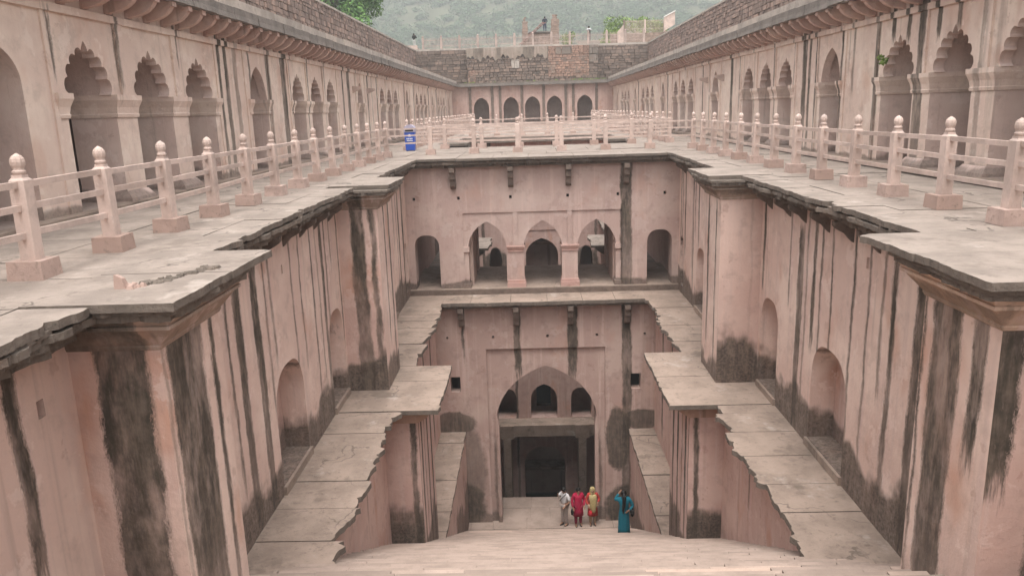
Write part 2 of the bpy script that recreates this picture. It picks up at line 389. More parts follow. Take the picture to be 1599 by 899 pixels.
def tree(name, label, cat, loc, clumps, n, size, mat, group=None, trunk=True, seed=1):
    t = thing(name, label, cat, loc, group)
    cs = [(loc[0]+a, loc[1]+b, loc[2]+c) for a, b, c, r in clumps]; rs = [c[3] for c in clumps]
    v, f = leaf_cloud(cs, rs, n, size, .85, seed); cloud_obj('crown', v, f, mat, t)
    if trunk:
        m_ = MB(); top = max(c[2] for c in cs)
        m_.tube([loc, (loc[0]+.15, loc[1], loc[2]+(top-loc[2])*.35), (loc[0]-.1, loc[1]+.1, top-.8)], [.28, .2, .06])
        for c in cs[::2]: m_.tube([(loc[0]+.1, loc[1], loc[2]+(c[2]-loc[2])*.45), tuple((Vector(c)+Vector(loc))/2+Vector((0, 0, (c[2]-loc[2])*.25))), c], [.12, .08, .03], 6)
        obj('trunk', m_, M['wood'], t)
    return t
rt = random.Random(5)
def clumps(rx, ry, z0, z1, n, r0, r1): return [(rt.uniform(-rx, rx), rt.uniform(-ry, ry), rt.uniform(z0, z1), rt.uniform(r0, r1)) for _ in range(n)]
tree('green_tree', 'bright green bushy tree rising behind the left stone wall', 'tree', (-19.6, 80, GZ), clumps(4.0, 3, .8, 10, 85, .9, 1.8), 330, .32, M['leaf_tree'], 'trees beyond the walls', seed=11)
tree('green_bush', 'pale green bush behind the picket fence at upper right', 'bush', (14.0, 106, GZ+1.2), clumps(4, 1.5, 1., 3.0, 22, .7, 1.2), 240, .26, M['leaf_light'], trunk=False, seed=12)
tree('green_bush', 'pale green bush left of the fence, behind the railing', 'bush', (10.2, 103, GZ+.4), clumps(1.4, 1.2, .6, 2.4, 9, .6, 1.0), 200, .26, M['leaf_light'], trunk=False, seed=13)
tree('green_bush', 'yellow green bush just right of the ruined brick platform', 'bush', (4.6, 95, GZ), clumps(.9, .8, .5, 1.9, 8, .4, .8), 160, .2, M['leaf_light'], trunk=False, seed=14)
tree('green_tree', 'green tree showing above the top of the right stone wall', 'tree', (27.5, 118, GZ), clumps(3.5, 3, 1, 5.2, 22, .9, 1.6), 240, .36, M['leaf_light'], 'trees beyond the walls', seed=15)

# ================================================================== TERRACE (z = 0)
mb = MB()
for sg in (-1, 1):
    a, b = sorted((sg*4.85, sg*12.5))
    mb.box(a, b, -6, 88, -.14, -.045)
mb.box(-4.85, 4.85, 28.7, 36.9, -.14, -.035); mb.box(-4.85, 4.85, 50.9, 88, -.14, -.035); mb.box(-4.85, 4.85, -6, 1.3, -.14, -.035)
terrace = struct('terrace', mb, M['pave_joint'])
rs = random.Random(3)
def slab(poly, z1, th, mat, parent, name='paving_slab'):
    m_ = MB(); m_.prism(poly, 'z', z1-th, z1); m_.m = [0, 0]+[1]*(len(m_.m)-2); return obj(name, m_, [mat, M['edge']], parent)
gp = .007
far = MB()
def rect(x0, x1, y0, y1):
    z = rs.uniform(-.008, .008)
    return [(x0+gp, y0+gp+rs.uniform(0, .008)), (x1-gp, y0+gp), (x1-gp, y1-gp), (x0+gp, y1-gp-rs.uniform(0, .008))], z
for sg in (-1, 1):
    e = 4.62
    for ca, cb in ((5.3, 6.75), (6.75, 8.15)):
        y = -2+rs.uniform(0, 1)
        while y < 85:
            L = rs.uniform(1.3, 2.3); a, b = sorted((sg*ca, sg*cb)); p, z = rect(a, b, y, y+L)
            if 3 < y < 42: slab(p, z, .1, M['pave'], terrace)
            else: far.prism(p, 'z', z-.08, z)
            y += L
    # edge slabs with broken outer edge; wider over the buttresses
    segs = [(-2, .4, e), (.4, 2.6, e), (2.6, 4.9, e), (4.9, 6.95, e)] + [(6.95, 8.4, 3.8), (8.4, 9.8, 3.78)]
    y = 9.8
    while y < 18.0: y2 = min(y+rs.uniform(1.2, 1.9), 18.5) if y < 16.9 else 18.5; segs.append((y, y2, e)); y = y2
    segs += [(18.5, 19.7, 3.83), (19.7, 20.95, 3.83)]; y = 20.95
    while y < 28: y2 = y+1.5 if y < 26 else 28.9; segs.append((y, y2, e)); y = y2
    for i, (y0, y1, ex) in enumerate(segs):
        cap = ex < 4
        o_ = jag((sg*ex, y1-gp), (sg*ex, y0+gp), .035 if cap else .06, .13, seed=i*7+sg, bites=.1)+[(sg*ex, y0+gp)]
        if i == 5: o_[0] = (sg*(ex+.12), y1-gp)
        poly = [(sg*5.29, y0+gp), (sg*5.29, y1-gp)]+o_
        slab(poly, rs.uniform(-.006, .012)+(.012 if cap else 0), .085, M['pave'], terrace)
ys = [28.38, 30.2, 32.0, 34.2, 37.0]
for k in range(4):
    x = -5.29
    while x < 5.2:
        x2 = min(x+rs.uniform(1.3, 2.4), 5.29); x2 = 5.29 if 5.29-x2 < .8 else x2
        z = rs.uniform(-.006, .008)
        if k == 0: poly = [(x2-gp, ys[1]-gp), (x+gp, ys[1]-gp)]+jag((x+gp, ys[0]), (x2-gp, ys[0]), .035, .15, seed=int(x*9)+50)+[(x2-gp, ys[0])]
        else: poly = [(x+gp, ys[k]+gp), (x2-gp, ys[k]+gp), (x2-gp, ys[k+1]-gp), (x+gp, ys[k+1]-gp)]
        slab(poly, z, .09, M['pave'], terrace); x = x2
for y in np.arange(50.6, 84, 2.3):
    for x in np.arange(-5.2, 5.2, 2.08): far.prism(rect(x, x+2.08, y, y+2.3)[0], 'z', -.09, 0.)
for x in np.arange(-5.2, 5.2, 2.08): far.prism(rect(x, x+2.08, -2, 1.3)[0], 'z', -.12, 0.)
tag(obj('far_paving', far, M['pave'], terrace), kind='stuff')
# broken patch and little stump on the near left cap
m_ = MB(); rr = random.Random(8)
for i in range(46):
    t = rr.random(); x, y = -4.55+t*.48+rr.uniform(-.07, .07), 7.72+t*.95+rr.uniform(-.09, .09); q = rr.uniform(.02, .06); h = rr.uniform(.012, .035)
    m_.hexa([(x-q, y-q, .015), (x+q, y-q*.7, .015), (x+q*.8, y+q, .015), (x-q, y+q*.8, .015)], [(x-q*.7, y-q*.6, .02+h), (x+q*.7, y-q*.5, .02+h*.8), (x+q*.5, y+q*.7, .02+h), (x-q*.7, y+q*.5, .02+h*.7)])
tag(obj('mortar_rubble', m_, M['edge']), 'rough patch of grey rubble on the near left ledge slab', 'rubble')
m_ = MB(); m_.hexa([(-4.72, 7.62, .015), (-4.6, 7.62, .015), (-4.6, 7.72, .015), (-4.72, 7.72, .015)], [(-4.71, 7.63, .17), (-4.63, 7.63, .13), (-4.63, 7.7, .12), (-4.7, 7.71, .16)])
for i in range(9):
    x, y, q = -4.56+rr.uniform(-.06, .1), 7.68+rr.uniform(-.08, .08), rr.uniform(.02, .045)
    m_.hexa([(x-q, y-q, .014), (x+q, y-q, .014), (x+q, y+q, .014), (x-q, y+q, .014)], [(x-q*.5, y-q*.6, .014+q), (x+q*.6, y-q*.5, .014+q*1.2), (x+q*.5, y+q*.6, .014+q), (x-q*.6, y+q*.5, .014+q*1.3)])
tag(obj('stone_stump', m_, M['railbase']), 'small broken pink stone stump on the near left ledge slab', 'stone')

# ================================================================== PIT WALLS (left and right)
ZL = -5.2
LS = {-1: [(6.28, 6.47, 0, -2.6), (12.42, 12.68, 0, -5.2), (13.30, 13.42, 0, -2.7, .8), (10.9, 10.97, 0, -5.2), (11.62, 11.85, -.2, -5.2), (15.9, 16.02, 0, -5.2, .9), (16.72, 16.95, 0, -5.2), (17.6, 17.68, 0, -1.7, .7),
           (9.3, 9.9, 0, -5.2), (24.7, 24.8, 0, -2.9, .9), (26.9, 27.05, 0, -5.2), (27.7, 27.95, 0, -5.2), (22.6, 22.8, 0, -4.4), (3, 3.4, 0, -4.5), (4.6, 4.8, 0, -3.5), (24.2, 24.3, -.6, -5.2, .7)],
      1: [(18.12, 18.28, 0, -2.75), (15.55, 15.85, -.9, -5.2), (14.88, 15.02, 0, -3.1), (14.0, 14.12, 0, -3.3), (12.38, 12.50, -.3, -4.5), (11.48, 11.62, 0, -4.6), (10.2, 10.86, 0, -5.2), (9.2, 9.6, 0, -5.2),
          (25.4, 25.55, 0, -2.9, .9), (26.2, 26.4, -.5, -5.2), (27.6, 27.75, 0, -3.6), (22.4, 22.55, 0, -4.6), (23.6, 23.7, -.6, -5.2), (24.4, 24.5, 0, -3, .6), (28.4, 28.5, 0, -4), (6.3, 6.5, 0, -3)]}
def extra(lst, spots, wmin, wmax, top, lo, hi, seed):     # thinner runs between the big ones
    r = random.Random(seed)
    for y in spots:
        w_ = r.uniform(wmin, wmax); y += r.uniform(-.12, .12)
        if all(y+w_ < a-.04 or y > b+.04 for a, b, *_ in lst): lst.append((y, y+w_, top-r.uniform(0, .5)*(r.random() < .3), r.uniform(lo, hi), r.uniform(.6, 1)))
for sg in (-1, 1): extra(LS[sg], [5.4, 11.3, 11.9, 13.0, 14.6, 15.2, 16.3, 17.2, 18.35, 21.3, 21.9, 23.1, 25.9, 26.5, 28.2], .04, .09, -.1, -5.2, -2.2, 40+sg)
PS = {-1: [(7.48, 8.28, 0, -5.6), (7.08, 7.22, 0, -2.6), (8.52, 8.60, 0, -4.5), (7.38, 7.42, 0, -4, .5), (19.2, 19.3, 0, -4), (19.75, 19.95, 0, -5)],
      1: [(8.05, 8.62, 0, -5.6), (7.58, 7.84, 0, -2.2), (8.74, 8.8, 0, -5), (18.82, 18.93, -.8, -5.2), (19.6, 19.75, 0, -4.4)]}
FS = {-1: [(-4.90, -4.36, -.2, -5.6)], 1: [(4.10, 4.42, -.2, -2.3), (4.7, 4.95, -.2, -4)]}
FS2 = {-1: [(-4.83, -4.50, 0, -5.2), (-4.36, -4.22, 0, -5.2)], 1: [(4.9, 4.93, 0, -4, .3)]}
CORB = MB(); CORB.prism([(0, 0), (.42, 0), (.42, -.10), (.36, -.17), (.26, -.24), (.16, -.30), (.09, -.40), (0, -.5)], 'y', -.075, .075)
CORBR = MB(); CORBR.prism([(0, 0), (0, -.5), (-.09, -.40), (-.16, -.30), (-.26, -.24), (-.36, -.17), (-.42, -.10), (-.42, 0)], 'y', -.075, .075)
corb_me = {-1: mesh('corbel', CORB, M['corbel_old']), 1: mesh('corbel', CORBR, M['corbel_old'])}
walk = None
mbw = MB(); mbw.box(-5.2, 5.2, 27.75, 28.85, -5.42, -5.33)
for sg in (-1, 1): a, b = sorted((sg*4.1, sg*5.2)); mbw.box(a, b, 9.0, 28.85, -5.42, -5.33)
walk = struct('walkway', mbw, M['pave_joint'])
for sg in (-1, 1):
    nm = 'left' if sg < 0 else 'right'
    pw = thing('pit_wall', f'tall streaked pink plaster wall with niches along the {nm} side of the pit', 'wall', (sg*5.15, 14, ZL), 'side walls of the pit')
    upm = plaster(f'pit_plaster_{nm}', PINK, LS[sg], 'Y', (0, -5.2), (-5.2, .85, .95), drip=.3)
    prm = plaster(f'pier_plaster_{nm}', PINK, PS[sg], 'Y', (0, -5.6), (-5.2, .6, .9), drip=.2)
    frm = plaster(f'pier_front_{nm}', (.55, .375, .32), FS[sg], 'X', (0, -5.6), (-5.6, .5, .8), drip=.3, orange=.8)
    fr2 = plaster(f'second_pier_front_{nm}', (.56, .385, .33), FS2[sg], 'X', (0, -5.2), (-5.2, 1.0, 1.), drip=.15)
    lwm = plaster(f'lower_plaster_{nm}', (.53, .355, .305), [(17.5, 17.72, -5.4, -9.2), (18.05, 18.12, -5.4, -9, .8), (18.5, 18.62, -5.4, -9), (19.3, 19.5, -5.4, -10), (15.2, 15.3, -5.4, -7, .7), (22.2, 22.5, -5.4, -9), (24.3, 24.5, -5.4, -8.5), (26, 26.3, -5.4, -10)], 'Y', (-5.3, -14.6), None, drip=.3)
    nim = plaster(f'niche_plaster_{nm}', (.54, .37, .32), (), damp=(-5.1, .62, .85), drip=.1)
    wl = MB(); P = side(sg, 5.15)
    nich = [(13.95, 1.72, -5.02, -3.7, -2.9, 'round'), (17.62, 1.28, -5.02, -3.45, -2.82, 'round')]
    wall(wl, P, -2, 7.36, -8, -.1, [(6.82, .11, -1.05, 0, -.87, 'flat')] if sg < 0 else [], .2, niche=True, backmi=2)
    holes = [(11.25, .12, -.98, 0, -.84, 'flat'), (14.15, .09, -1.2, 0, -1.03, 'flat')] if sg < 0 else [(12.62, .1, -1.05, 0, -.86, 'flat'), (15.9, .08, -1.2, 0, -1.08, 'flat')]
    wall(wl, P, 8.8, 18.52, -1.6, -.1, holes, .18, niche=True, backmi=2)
    wall(wl, P, 8.8, 18.52, -8, -1.6, nich, .5, niche=True, backmi=1)
    wall(wl, P, 20.15, 28.95, -5.6, -.1, [(25.05, 1.3, -5.02, -3.55, -2.95, 'round'), (28.25, .62, -4.9, -3.6, -3.05, 'round')], .45, niche=True, backmi=1)
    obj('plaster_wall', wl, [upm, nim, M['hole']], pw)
    # niche sills: a raised stone curb at the foot of each niche
    for c, wd in ((13.95, 1.72), (17.62, 1.28), (25.05, 1.3)):
        s_ = MB(); a, b = sorted((sg*5.09, sg*5.6)); s_.box(a, b, c-wd/2-.05, c+wd/2+.05, -5.22, -5.035); obj('niche_sill', s_, M['ledge'], pw)
    # buttresses with stepped cornice
    for (y0, y1, xi, cy0, cy1, fm, zb) in ((7.36, 8.86, 4.2, 7.0, 9.6, frm, -8), (18.5, 20.2, 4.15, 18.55, 20.9, fr2, -5.6)):
        b_ = MB(); a, b = sorted((sg*xi, sg*5.16))
        b_.quad((a, y0, zb), (b, y0, zb), (b, y0, -.5), (a, y0, -.5), 0)
        b_.quad((sg*xi, y0, zb), (sg*xi, y1, zb), (sg*xi, y1, -.5), (sg*xi, y0, -.5), 1)
        b_.quad((a, y1, zb), (b, y1, zb), (b, y1, -.5), (a, y1, -.5), 1)
        bt = obj('buttress', b_, [fm, prm], pw)
        c_ = MB()
        def ring(o, z): return [(sg*(xi-o), y0-o*.9, z), (sg*(xi-o), y1+o*.9, z), (sg*5.17, y1+o*.9, z), (sg*5.17, y0-o*.9, z)]
        prof = [(0.015, -.56), (.035, -.52), (.03, -.505), (.19, -.315), (.235, -.30), (.235, -.265), (.215, -.26), (.26, -.198)]
        for (o1, z1_), (o2, z2_) in zip(prof[:-1], prof[1:]):
            r1, r2 = ring(o1, z1_), ring(o2, z2_)
            for i in range(4): j = (i+1) % 4; c_.quad(r1[i], r1[j], r2[j], r2[i])
        r1 = ring(.015, -.56); c_.quad(*r1)
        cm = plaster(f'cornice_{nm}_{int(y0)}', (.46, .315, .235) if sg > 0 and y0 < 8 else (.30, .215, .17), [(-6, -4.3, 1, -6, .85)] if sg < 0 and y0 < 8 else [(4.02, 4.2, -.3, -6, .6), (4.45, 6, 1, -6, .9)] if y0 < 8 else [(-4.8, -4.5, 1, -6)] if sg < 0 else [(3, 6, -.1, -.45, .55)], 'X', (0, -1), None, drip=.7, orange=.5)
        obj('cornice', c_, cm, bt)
        cc = MB(); a_, b__ = sorted((sg*(xi-.33), sg*5.25)); oo = jag((sg*(xi-.34), y1+.3), (sg*(xi-.34), y0-.31), .03, .1, seed=int(y0)+sg, bites=.15)+jag((sg*(xi-.34), y0-.31), (sg*5.25, y0-.31), .03*(1), .1, seed=int(y0)+sg+4, bites=.1)+[(sg*5.25, y0-.31), (sg*5.25, y1+.3)]
        cc.prism(oo, 'z', -.125, -.078); obj('cap_course', cc, M['edge'], bt)
        cc = MB(); a2 = .29; oo = jag((sg*(xi-a2), y1+.28), (sg*(xi-a2), y0-.27), .025, .1, seed=int(y0)+sg+40, bites=.3)+jag((sg*(xi-a2), y0-.27), (sg*5.25, y0-.27), .025, .1, seed=int(y0)+sg+44, bites=.3)+[(sg*5.25, y0-.27), (sg*5.25, y1+.28)]
        cc.prism(oo, 'z', -.20, -.122); obj('cap_course', cc, M['edge'], bt)
    # weathered courses under the terrace edge
    for k, (z1_, z0_, off) in enumerate(((-.075, -.125, .07), (-.12, -.19, .01), (-.185, -.26, .12), (-.255, -.36, .24))):
        for j, (y0, y1) in enumerate(((-2, 7.1), (9.4, 18.6), (20.8, 28.8))):
            c_ = MB(); n = int((y1-y0)/1.15); yy = np.linspace(y0, y1, n+1)
            for i in range(n):
                ja = jag((sg*(4.62+off), yy[i+1]-.006), (sg*(4.62+off), yy[i]+.006), .05, .10, seed=k*100+j*31+i+sg*5, bites=.14)
                c_.prism([(sg*5.3, yy[i]+.006), (sg*5.3, yy[i+1]-.006)]+ja+[(sg*(4.62+off), yy[i]+.006)], 'z', z0_, z1_)
            obj('edge_course', c_, M['edge'], pw)
    y = 9.9
    while y < 28.4:
        if not 18 < y < 21:
            o = bpy.data.objects.new('corbel', corb_me[sg]); COL.objects.link(o); o.parent = pw; o.location = Vector((sg*5.15, y+random.uniform(-.1, .1), -.345))-pw.location; o.scale = (.85, .75, .75)
        y += 1.12
    # lower wall, its buttress, the low ledge
    l_ = MB(); P = side(sg, 4.15)
    wall(l_, P, 9.0, 27.95, -14.7, -5.34, [], .3, back=False)
    lowdamp = obj('lower_wall', l_, lwm, pw)
    b_ = MB(); a, b = sorted((sg*3.3, sg*4.2)); y0, y1 = 17.5, 19.9
    lf = plaster(f'lower_pier_front_{nm}', (.53, .355, .305), [(-3.53, -3.4, -5.3, -10), (3.42, 3.52, -5.3, -10)], 'X', (-5.3, -10), (-9.15, 1.05, 1.), drip=.15)
    lsd = plaster(f'lower_pier_side_{nm}', (.57, .40, .35), [(17.48, 17.56, -5.4, -9.3), (17.8, 17.98, -5.4, -10), (18.3, 18.36, -5.4, -10), (18.75, 18.95, -5.4, -10), (19.4, 19.6, -5.4, -10)], 'Y', (-5.3, -10.5), (-10.1, 1.2, .9), drip=.25)
    b_.quad((a, y0, -10.4), (b, y0, -10.4), (b, y0, -5.34), (a, y0, -5.34), 0)
    b_.quad((sg*3.3, y0, -10.8), (sg*3.3, y1, -10.8), (sg*3.3, y1, -5.34), (sg*3.3, y0, -5.34), 1)
    b_.quad((a, y1, -10.8), (b, y1, -10.8), (b, y1, -5.34), (a, y1, -5.34), 1)
    bt = obj('lower_buttress', b_, [lf, lsd], pw)
    c_ = MB(); c_.prism([(sg*4.2, -5.35), (sg*3.0, -5.35), (sg*3.02, -5.48), (sg*3.28, -5.66), (sg*4.2, -5.66)], 'y', 17.42, 20.0)
    obj('cornice', c_, plaster(f'low_cornice_{nm}', (.45, .29, .22), (), drip=.6), bt)
    l2 = MB(); P2 = side(sg, 3.2); wall(l2, P2, 19.4, 27.95, -14.7, -10.6, [], .3, back=False)
    obj('low_ledge_wall', l2, plaster(f'ledge_face_{nm}', (.50, .345, .30), (), damp=(-14.4, 2.2, .8)), pw)
    # walkway slabs (z = -5.2): broken inner edge
    y = 9.1; i = 0
    while y < 27.3:
        L = rs.uniform(.75, 1.25); y2 = y+L
        capz = 16.9 < y < 20.0
        if capz: y2 = min(y2, 20.35)
        elif y < 16.9 and y2 > 16.6: y2 = 17.02
        elif y2 > 26.6: y2 = 27.42
        ex = 2.72 if 16.95 < y < 20.2 else 3.76
        if ex < 3: xo = sg*(2.72+.02*rs.random())
        ea, eb = (ex, ex) if ex < 3 else (ex+rs.uniform(-.15, .10), ex+rs.uniform(-.10, .13))
        oe = jag((sg*ea, y2-.006), (sg*eb, y+.006), .03 if ex < 3 else .05, .12, seed=i+300*sg+9, bites=.04 if ex < 3 else .2)+[(sg*eb, y+.006)]
        slab([(sg*5.22, y+.006), (sg*5.22, y2-.006)]+oe, -5.2+rs.uniform(-.012, .012)+(.014 if ex < 3 else 0), .11, M['ledge'], walk)
        y = y2; i += 1
    # low ledge slabs (z = -10.5)
    lb = MB(); a, b = sorted((sg*3.2, sg*4.2)); lb.box(a, b, 19.5, 27.92, -10.72, -10.61)
    low = struct('low_ledge', lb, M['pave_joint'])
    y = 19.6
    while y < 27.8:
        y2 = y+rs.uniform(.7, 1.3); y2 = 27.92 if y2 > 27.3 else y2
        oe = jag((sg*3.16, y2-.006), (sg*3.16, y+.006), .03, .2, seed=int(y*3), bites=.05)+[(sg*3.16, y+.006)]
        slab([(sg*4.2, y+.006), (sg*4.2, y2-.006)]+oe, -10.5+rs.uniform(-.02, .02), .11, M['ledge'], low); y = y2
# slabs of the walkway in front of the gatehouse
x = -3.78
while x < 3.7:
    x2 = x+rs.uniform(.9, 1.5); x2 = 3.78 if x2 > 3.2 else x2
    oe = jag((x+.006, 27.42), (x2-.006, 27.42), .035, .15, seed=int(x*11)+90, bites=.08)+[(x2-.006, 27.42)]
    slab([(x2-.006, 28.9), (x+.006, 28.9)]+oe, -5.2+rs.uniform(-.008, .008), .13, M['ledge'], walk); x = x2
for sg in (-1, 1): a, b = sorted((sg*3.78, sg*5.22)); slab([(a, 27.43), (b, 27.43), (b, 28.9), (a, 28.9)], -5.2, .13, M['ledge'], walk)

# ================================================================== STAIRS
base = MB(); base.prism([(1.2, -.35), (27.5, -14.95), (27.5, -15.4), (1.2, -.9)], 'x', -5.2, 5.2)
stairs = struct('staircase', base, M['pave_joint'])
hid = MB(); cnt = 0
for k in range(1, 73):
    y0 = 1.4+.36*(k-1); z = -.2*k; xw = 5.2 if y0 < 9.25 else 4.2
    x = -xw+rs.uniform(-1.2, 0)
    while x < xw:
        x2 = x+rs.uniform(.85, 1.75); a, b = max(x, -xw), min(x2, xw); dz = rs.uniform(-.011, .011)
        if b-a > .06:
            m_ = MB() if 9.0 < y0 else hid
            m_.box(a+.009, b-.009, y0+.004+rs.uniform(0, .012), y0+.38, z-.2+dz, z+dz)
            if 9.0 < y0 and cnt < 298: obj('step_block', m_, M['step'], stairs); cnt += 1
            elif m_ is not hid: hid.v.extend(m_.v); hid.f.extend([tuple(i+hid.n for i in f) for f in m_.f]); hid.m.extend(m_.m); hid.n = len(hid.v)
        x = x2
tag(obj('step_blocks', hid, M['step'], stairs), kind='stuff')
lm = MB(); lm.box(-4.2, 4.2, 27.3, 29.85, -14.9, -14.52)
landing = struct('landing', lm, M['pave_joint'])
for y0, y1 in ((27.36, 28.2), (28.2, 29.0), (29.0, 29.9)):
    x = -4.2
    while x < 4.15:
        x2 = x+rs.uniform(.8, 1.5); x2 = 4.2 if x2 > 3.8 else x2
        slab([(x+.004, y0+.004), (x2-.004, y0+.004), (x2-.004, y1-.004), (x+.004, y1-.004)], -14.4+rs.uniform(-.006, .006), .13, M['step'], landing); x = x2

# ================================================================== GATEHOUSE
gh = thing('gatehouse', 'pink plastered gatehouse with three arches over a great pointed gateway', 'gatehouse', (0, 29, -14.4))
upf = plaster('gatehouse_upper', (.455, .325, .285), [(2.93, 3.36, 0, -5.1), (-3.38, -3.22, -.9, -1.25, .7)], 'X', (0, -5.2), (-5.0, .28, .8), drip=.16, orange=.25)
lof = plaster('gatehouse_lower', (.43, .30, .258), [(-3.18, -3.08, -5.3, -7.4, .9), (-1.2, -.93, -5.3, -8.3), (.84, 1.17, -5.3, -8.4), (2.88, 3.25, -5.3, -14.2), (-2.1, -1.98, -11, -14.4, .7), (2.0, 2.1, -11, -14.4, .7)], 'X', (-5.3, -14.5),
              (-14.4, .6, .7), drip=.14, orange=.25, blobs=((-3.45, -12.2, 1.05, 2.45, .55), (2.75, -10.9, .5, 1.35, .9), (-3.4, -13.7, .95, 1.1, .8), (3.3, -13.8, 1.1, 1.0, .9), (3.7, -10.1, .8, .45, .85), (-3.6, -10.15, .9, .5, .75)))
PF = front(28.9)
m_ = MB()
wall(m_, PF, -5.2, 5.2, -2.07, -.1, [(x, .1, -1.56, 0, -1.44, 'flat') for x in (-4.83, -3.14, -1.18, .97, 2.85, 4.6)], .18, niche=True, backmi=1)
for sg in (-1, 1):
    a, b = sorted((sg*3.02, sg*5.2))
    wall(m_, PF, a, b, -5.25, -2.07, [(sg*4.43, .95, -5.03, -3.35, -2.88, 'round')], .75)
wall(m_, PF, -3.02, 3.02, -5.25, -2.07, [(x, 1.45, -5.03, -3.35, -2.42, 'gate') for x in (-2.12, 0, 2.05)], .6, d0=.05)
for (a, b) in ((-3.02, -3.0), (2.98, 3.02)): m_.quad((a, 28.9, -5), (a, 28.95, -5), (a, 28.95, -2.07), (a, 28.9, -2.07))
m_.quad((-3.02, 28.9, -2.07), (3.02, 28.9, -2.07), (3.02, 28.95, -2.07), (-3.02, 28.95, -2.07))
obj('upper_wall', m_, [upf, M['hole']], gh)
for x in (-1.03, 1.03):
    m_ = MB(); m_.box(x-.085, x+.085, 28.905, 28.97, -3.38, -2.075); obj('pilaster', m_, upf, gh)
    m_ = MB()
    m_.hexa([(x-.30, 28.93, -3.56), (x+.30, 28.93, -3.56), (x+.30, 29.5, -3.56), (x-.30, 29.5, -3.56)], [(x-.34, 28.87, -3.42), (x+.34, 28.87, -3.42), (x+.34, 29.5, -3.42), (x-.34, 29.5, -3.42)])
    m_.box(x-.35, x+.35, 28.86, 29.5, -3.42, -3.37); m_.box(x-.32, x+.32, 28.91, 29.53, -3.60, -3.56)
    cpm = plaster('column_plaster', (.46, .29, .25), (), drip=.1, pale=.2); obj('column_capital', m_, cpm, gh); m_ = MB()
    m_.box(x-.36, x+.36, 28.84, 29.56, -4.98, -4.80); m_.box(x-.335, x+.335, 28.88, 29.54, -4.80, -4.70); obj('column_base', m_, cpm, gh)
for x in (-2.93, 2.86):
    m_ = MB(); m_.box(x-.12, x+.12, 28.88, 29.45, -3.56, -3.38); obj('column_capital', m_, upf, gh); m_ = MB(); m_.box(x-.14, x+.14, 28.87, 29.45, -4.98, -4.8); obj('column_base', m_, upf, gh)
# floor, back piers and partitions
m_ = MB(); m_.box(-5.2, 5.2, 28.78, 33.0, -5.3, -4.98); obj('upper_floor', m_, M['ledge'], gh)
m_ = MB(); m_.box(-5.2, 5.2, 28.72, 28.78, -5.2, -5.0); obj('floor_riser', m_, M['corbel_old'], gh)
for sg in (-1, 1):
    m_ = MB(); a, b = sorted((sg*2.72, sg*3.3)); m_.box(a, b, 29.5, 31.2, -4.98, -.43); m_.box(a, b, 32.2, 32.95, -4.98, -.43); obj('partition', m_, M['inner'], gh)
    m_ = MB(); wall(m_, side(sg, 5.15), 29, 36.9, -5.3, -.14, [], .2, back=False); obj('corridor_wall', m_, M['inner'], gh)
m_ = MB(); m_.box(-5.15, 5.15, 29.0, 36.9, -.42, -.15); obj('ceiling', m_, M['inner'], gh)
# lower facade
m_ = MB(); PL = front(27.9)
wall(m_, PL, -5.2, 5.2, -7.14, -5.3, [(x, .09, -6.72, 0, -6.62, 'flat') for x in (-3.72, -1.97, .09, 1.95, 3.75)], .18, niche=True, backmi=1)
for sg in (-1, 1):
    a, b = sorted((sg*2.26, sg*5.2))
    wall(m_, PL, a, b, -14.6, -7.14, [(-3.48 if sg < 0 else 3.42, .38, -8.85, 0, -8.23, 'flat')], .45, niche=True, backmi=1)
wall(m_, PL, -2.26, 2.26, -14.6, -7.14, [(0, 3.86, -14.5, -9.9, -7.86, 'gate')], 1.1, d0=.11)
for a in (-2.26, 2.26): m_.quad((a, 27.9, -14.6), (a, 28.01, -14.6), (a, 28.01, -7.14), (a, 27.9, -7.14))
m_.quad((-2.26, 27.9, -7.14), (2.26, 27.9, -7.14), (2.26, 28.01, -7.14), (-2.26, 28.01, -7.14))
obj('gate_wall', m_, [lof, M['hole']], gh)
for sg in (-1, 1):          # the stepped foot of the gate jambs
    m_ = MB(); a, b = sorted((sg*1.86, sg*2.0)); m_.box(a, b, 27.88, 28.2, -14.45, -10.2)
    m_.prism([(sg*1.86, -10.2), (sg*2.0, -10.2), (sg*1.98, -9.75)], 'y', 27.88, 28.2); obj('jamb_shaft', m_, lof, gh)
gcorb = MB(); gcorb.prism([(0, 0), (-.46, 0), (-.46, -.16), (-.36, -.2), (-.34, -.42), (-.24, -.46), (-.2, -.7), (-.08, -.78), (0, -.8)], 'x', -.1, .1)
gme = mesh('corbel', gcorb, M['corbel_old'])
for (x, y, z) in [(x, 28.9, -.34) for x in (-3.31, -1.15, 1.0, 3.14)]+[(x, 27.9, -5.44) for x in (-3.13, -1.07, .96, 3.06)]:
    o = bpy.data.objects.new('corbel', gme); COL.objects.link(o); o.parent = gh; o.location = Vector((x, y, z))-gh.location
for k, (yy, z1_, z0_) in enumerate(((28.5, -.115, -.23), (28.66, -.23, -.34), (27.55, -5.33, -5.44))):
    m_ = MB(); xa = 5.2 if k < 2 else 4.15; n = 9; xx = np.linspace(-xa, xa, n+1)
    for i in range(n):
        m_.prism([(xx[i+1]-.006, yy+.5), (xx[i]+.006, yy+.5)]+jag((xx[i]+.006, yy), (xx[i+1]-.006, yy), .03, .14, seed=k*40+i, bites=.08)+[(xx[i+1]-.006, yy)], 'z', z0_, z1_)
    obj('edge_course', m_, M['edge'], gh)
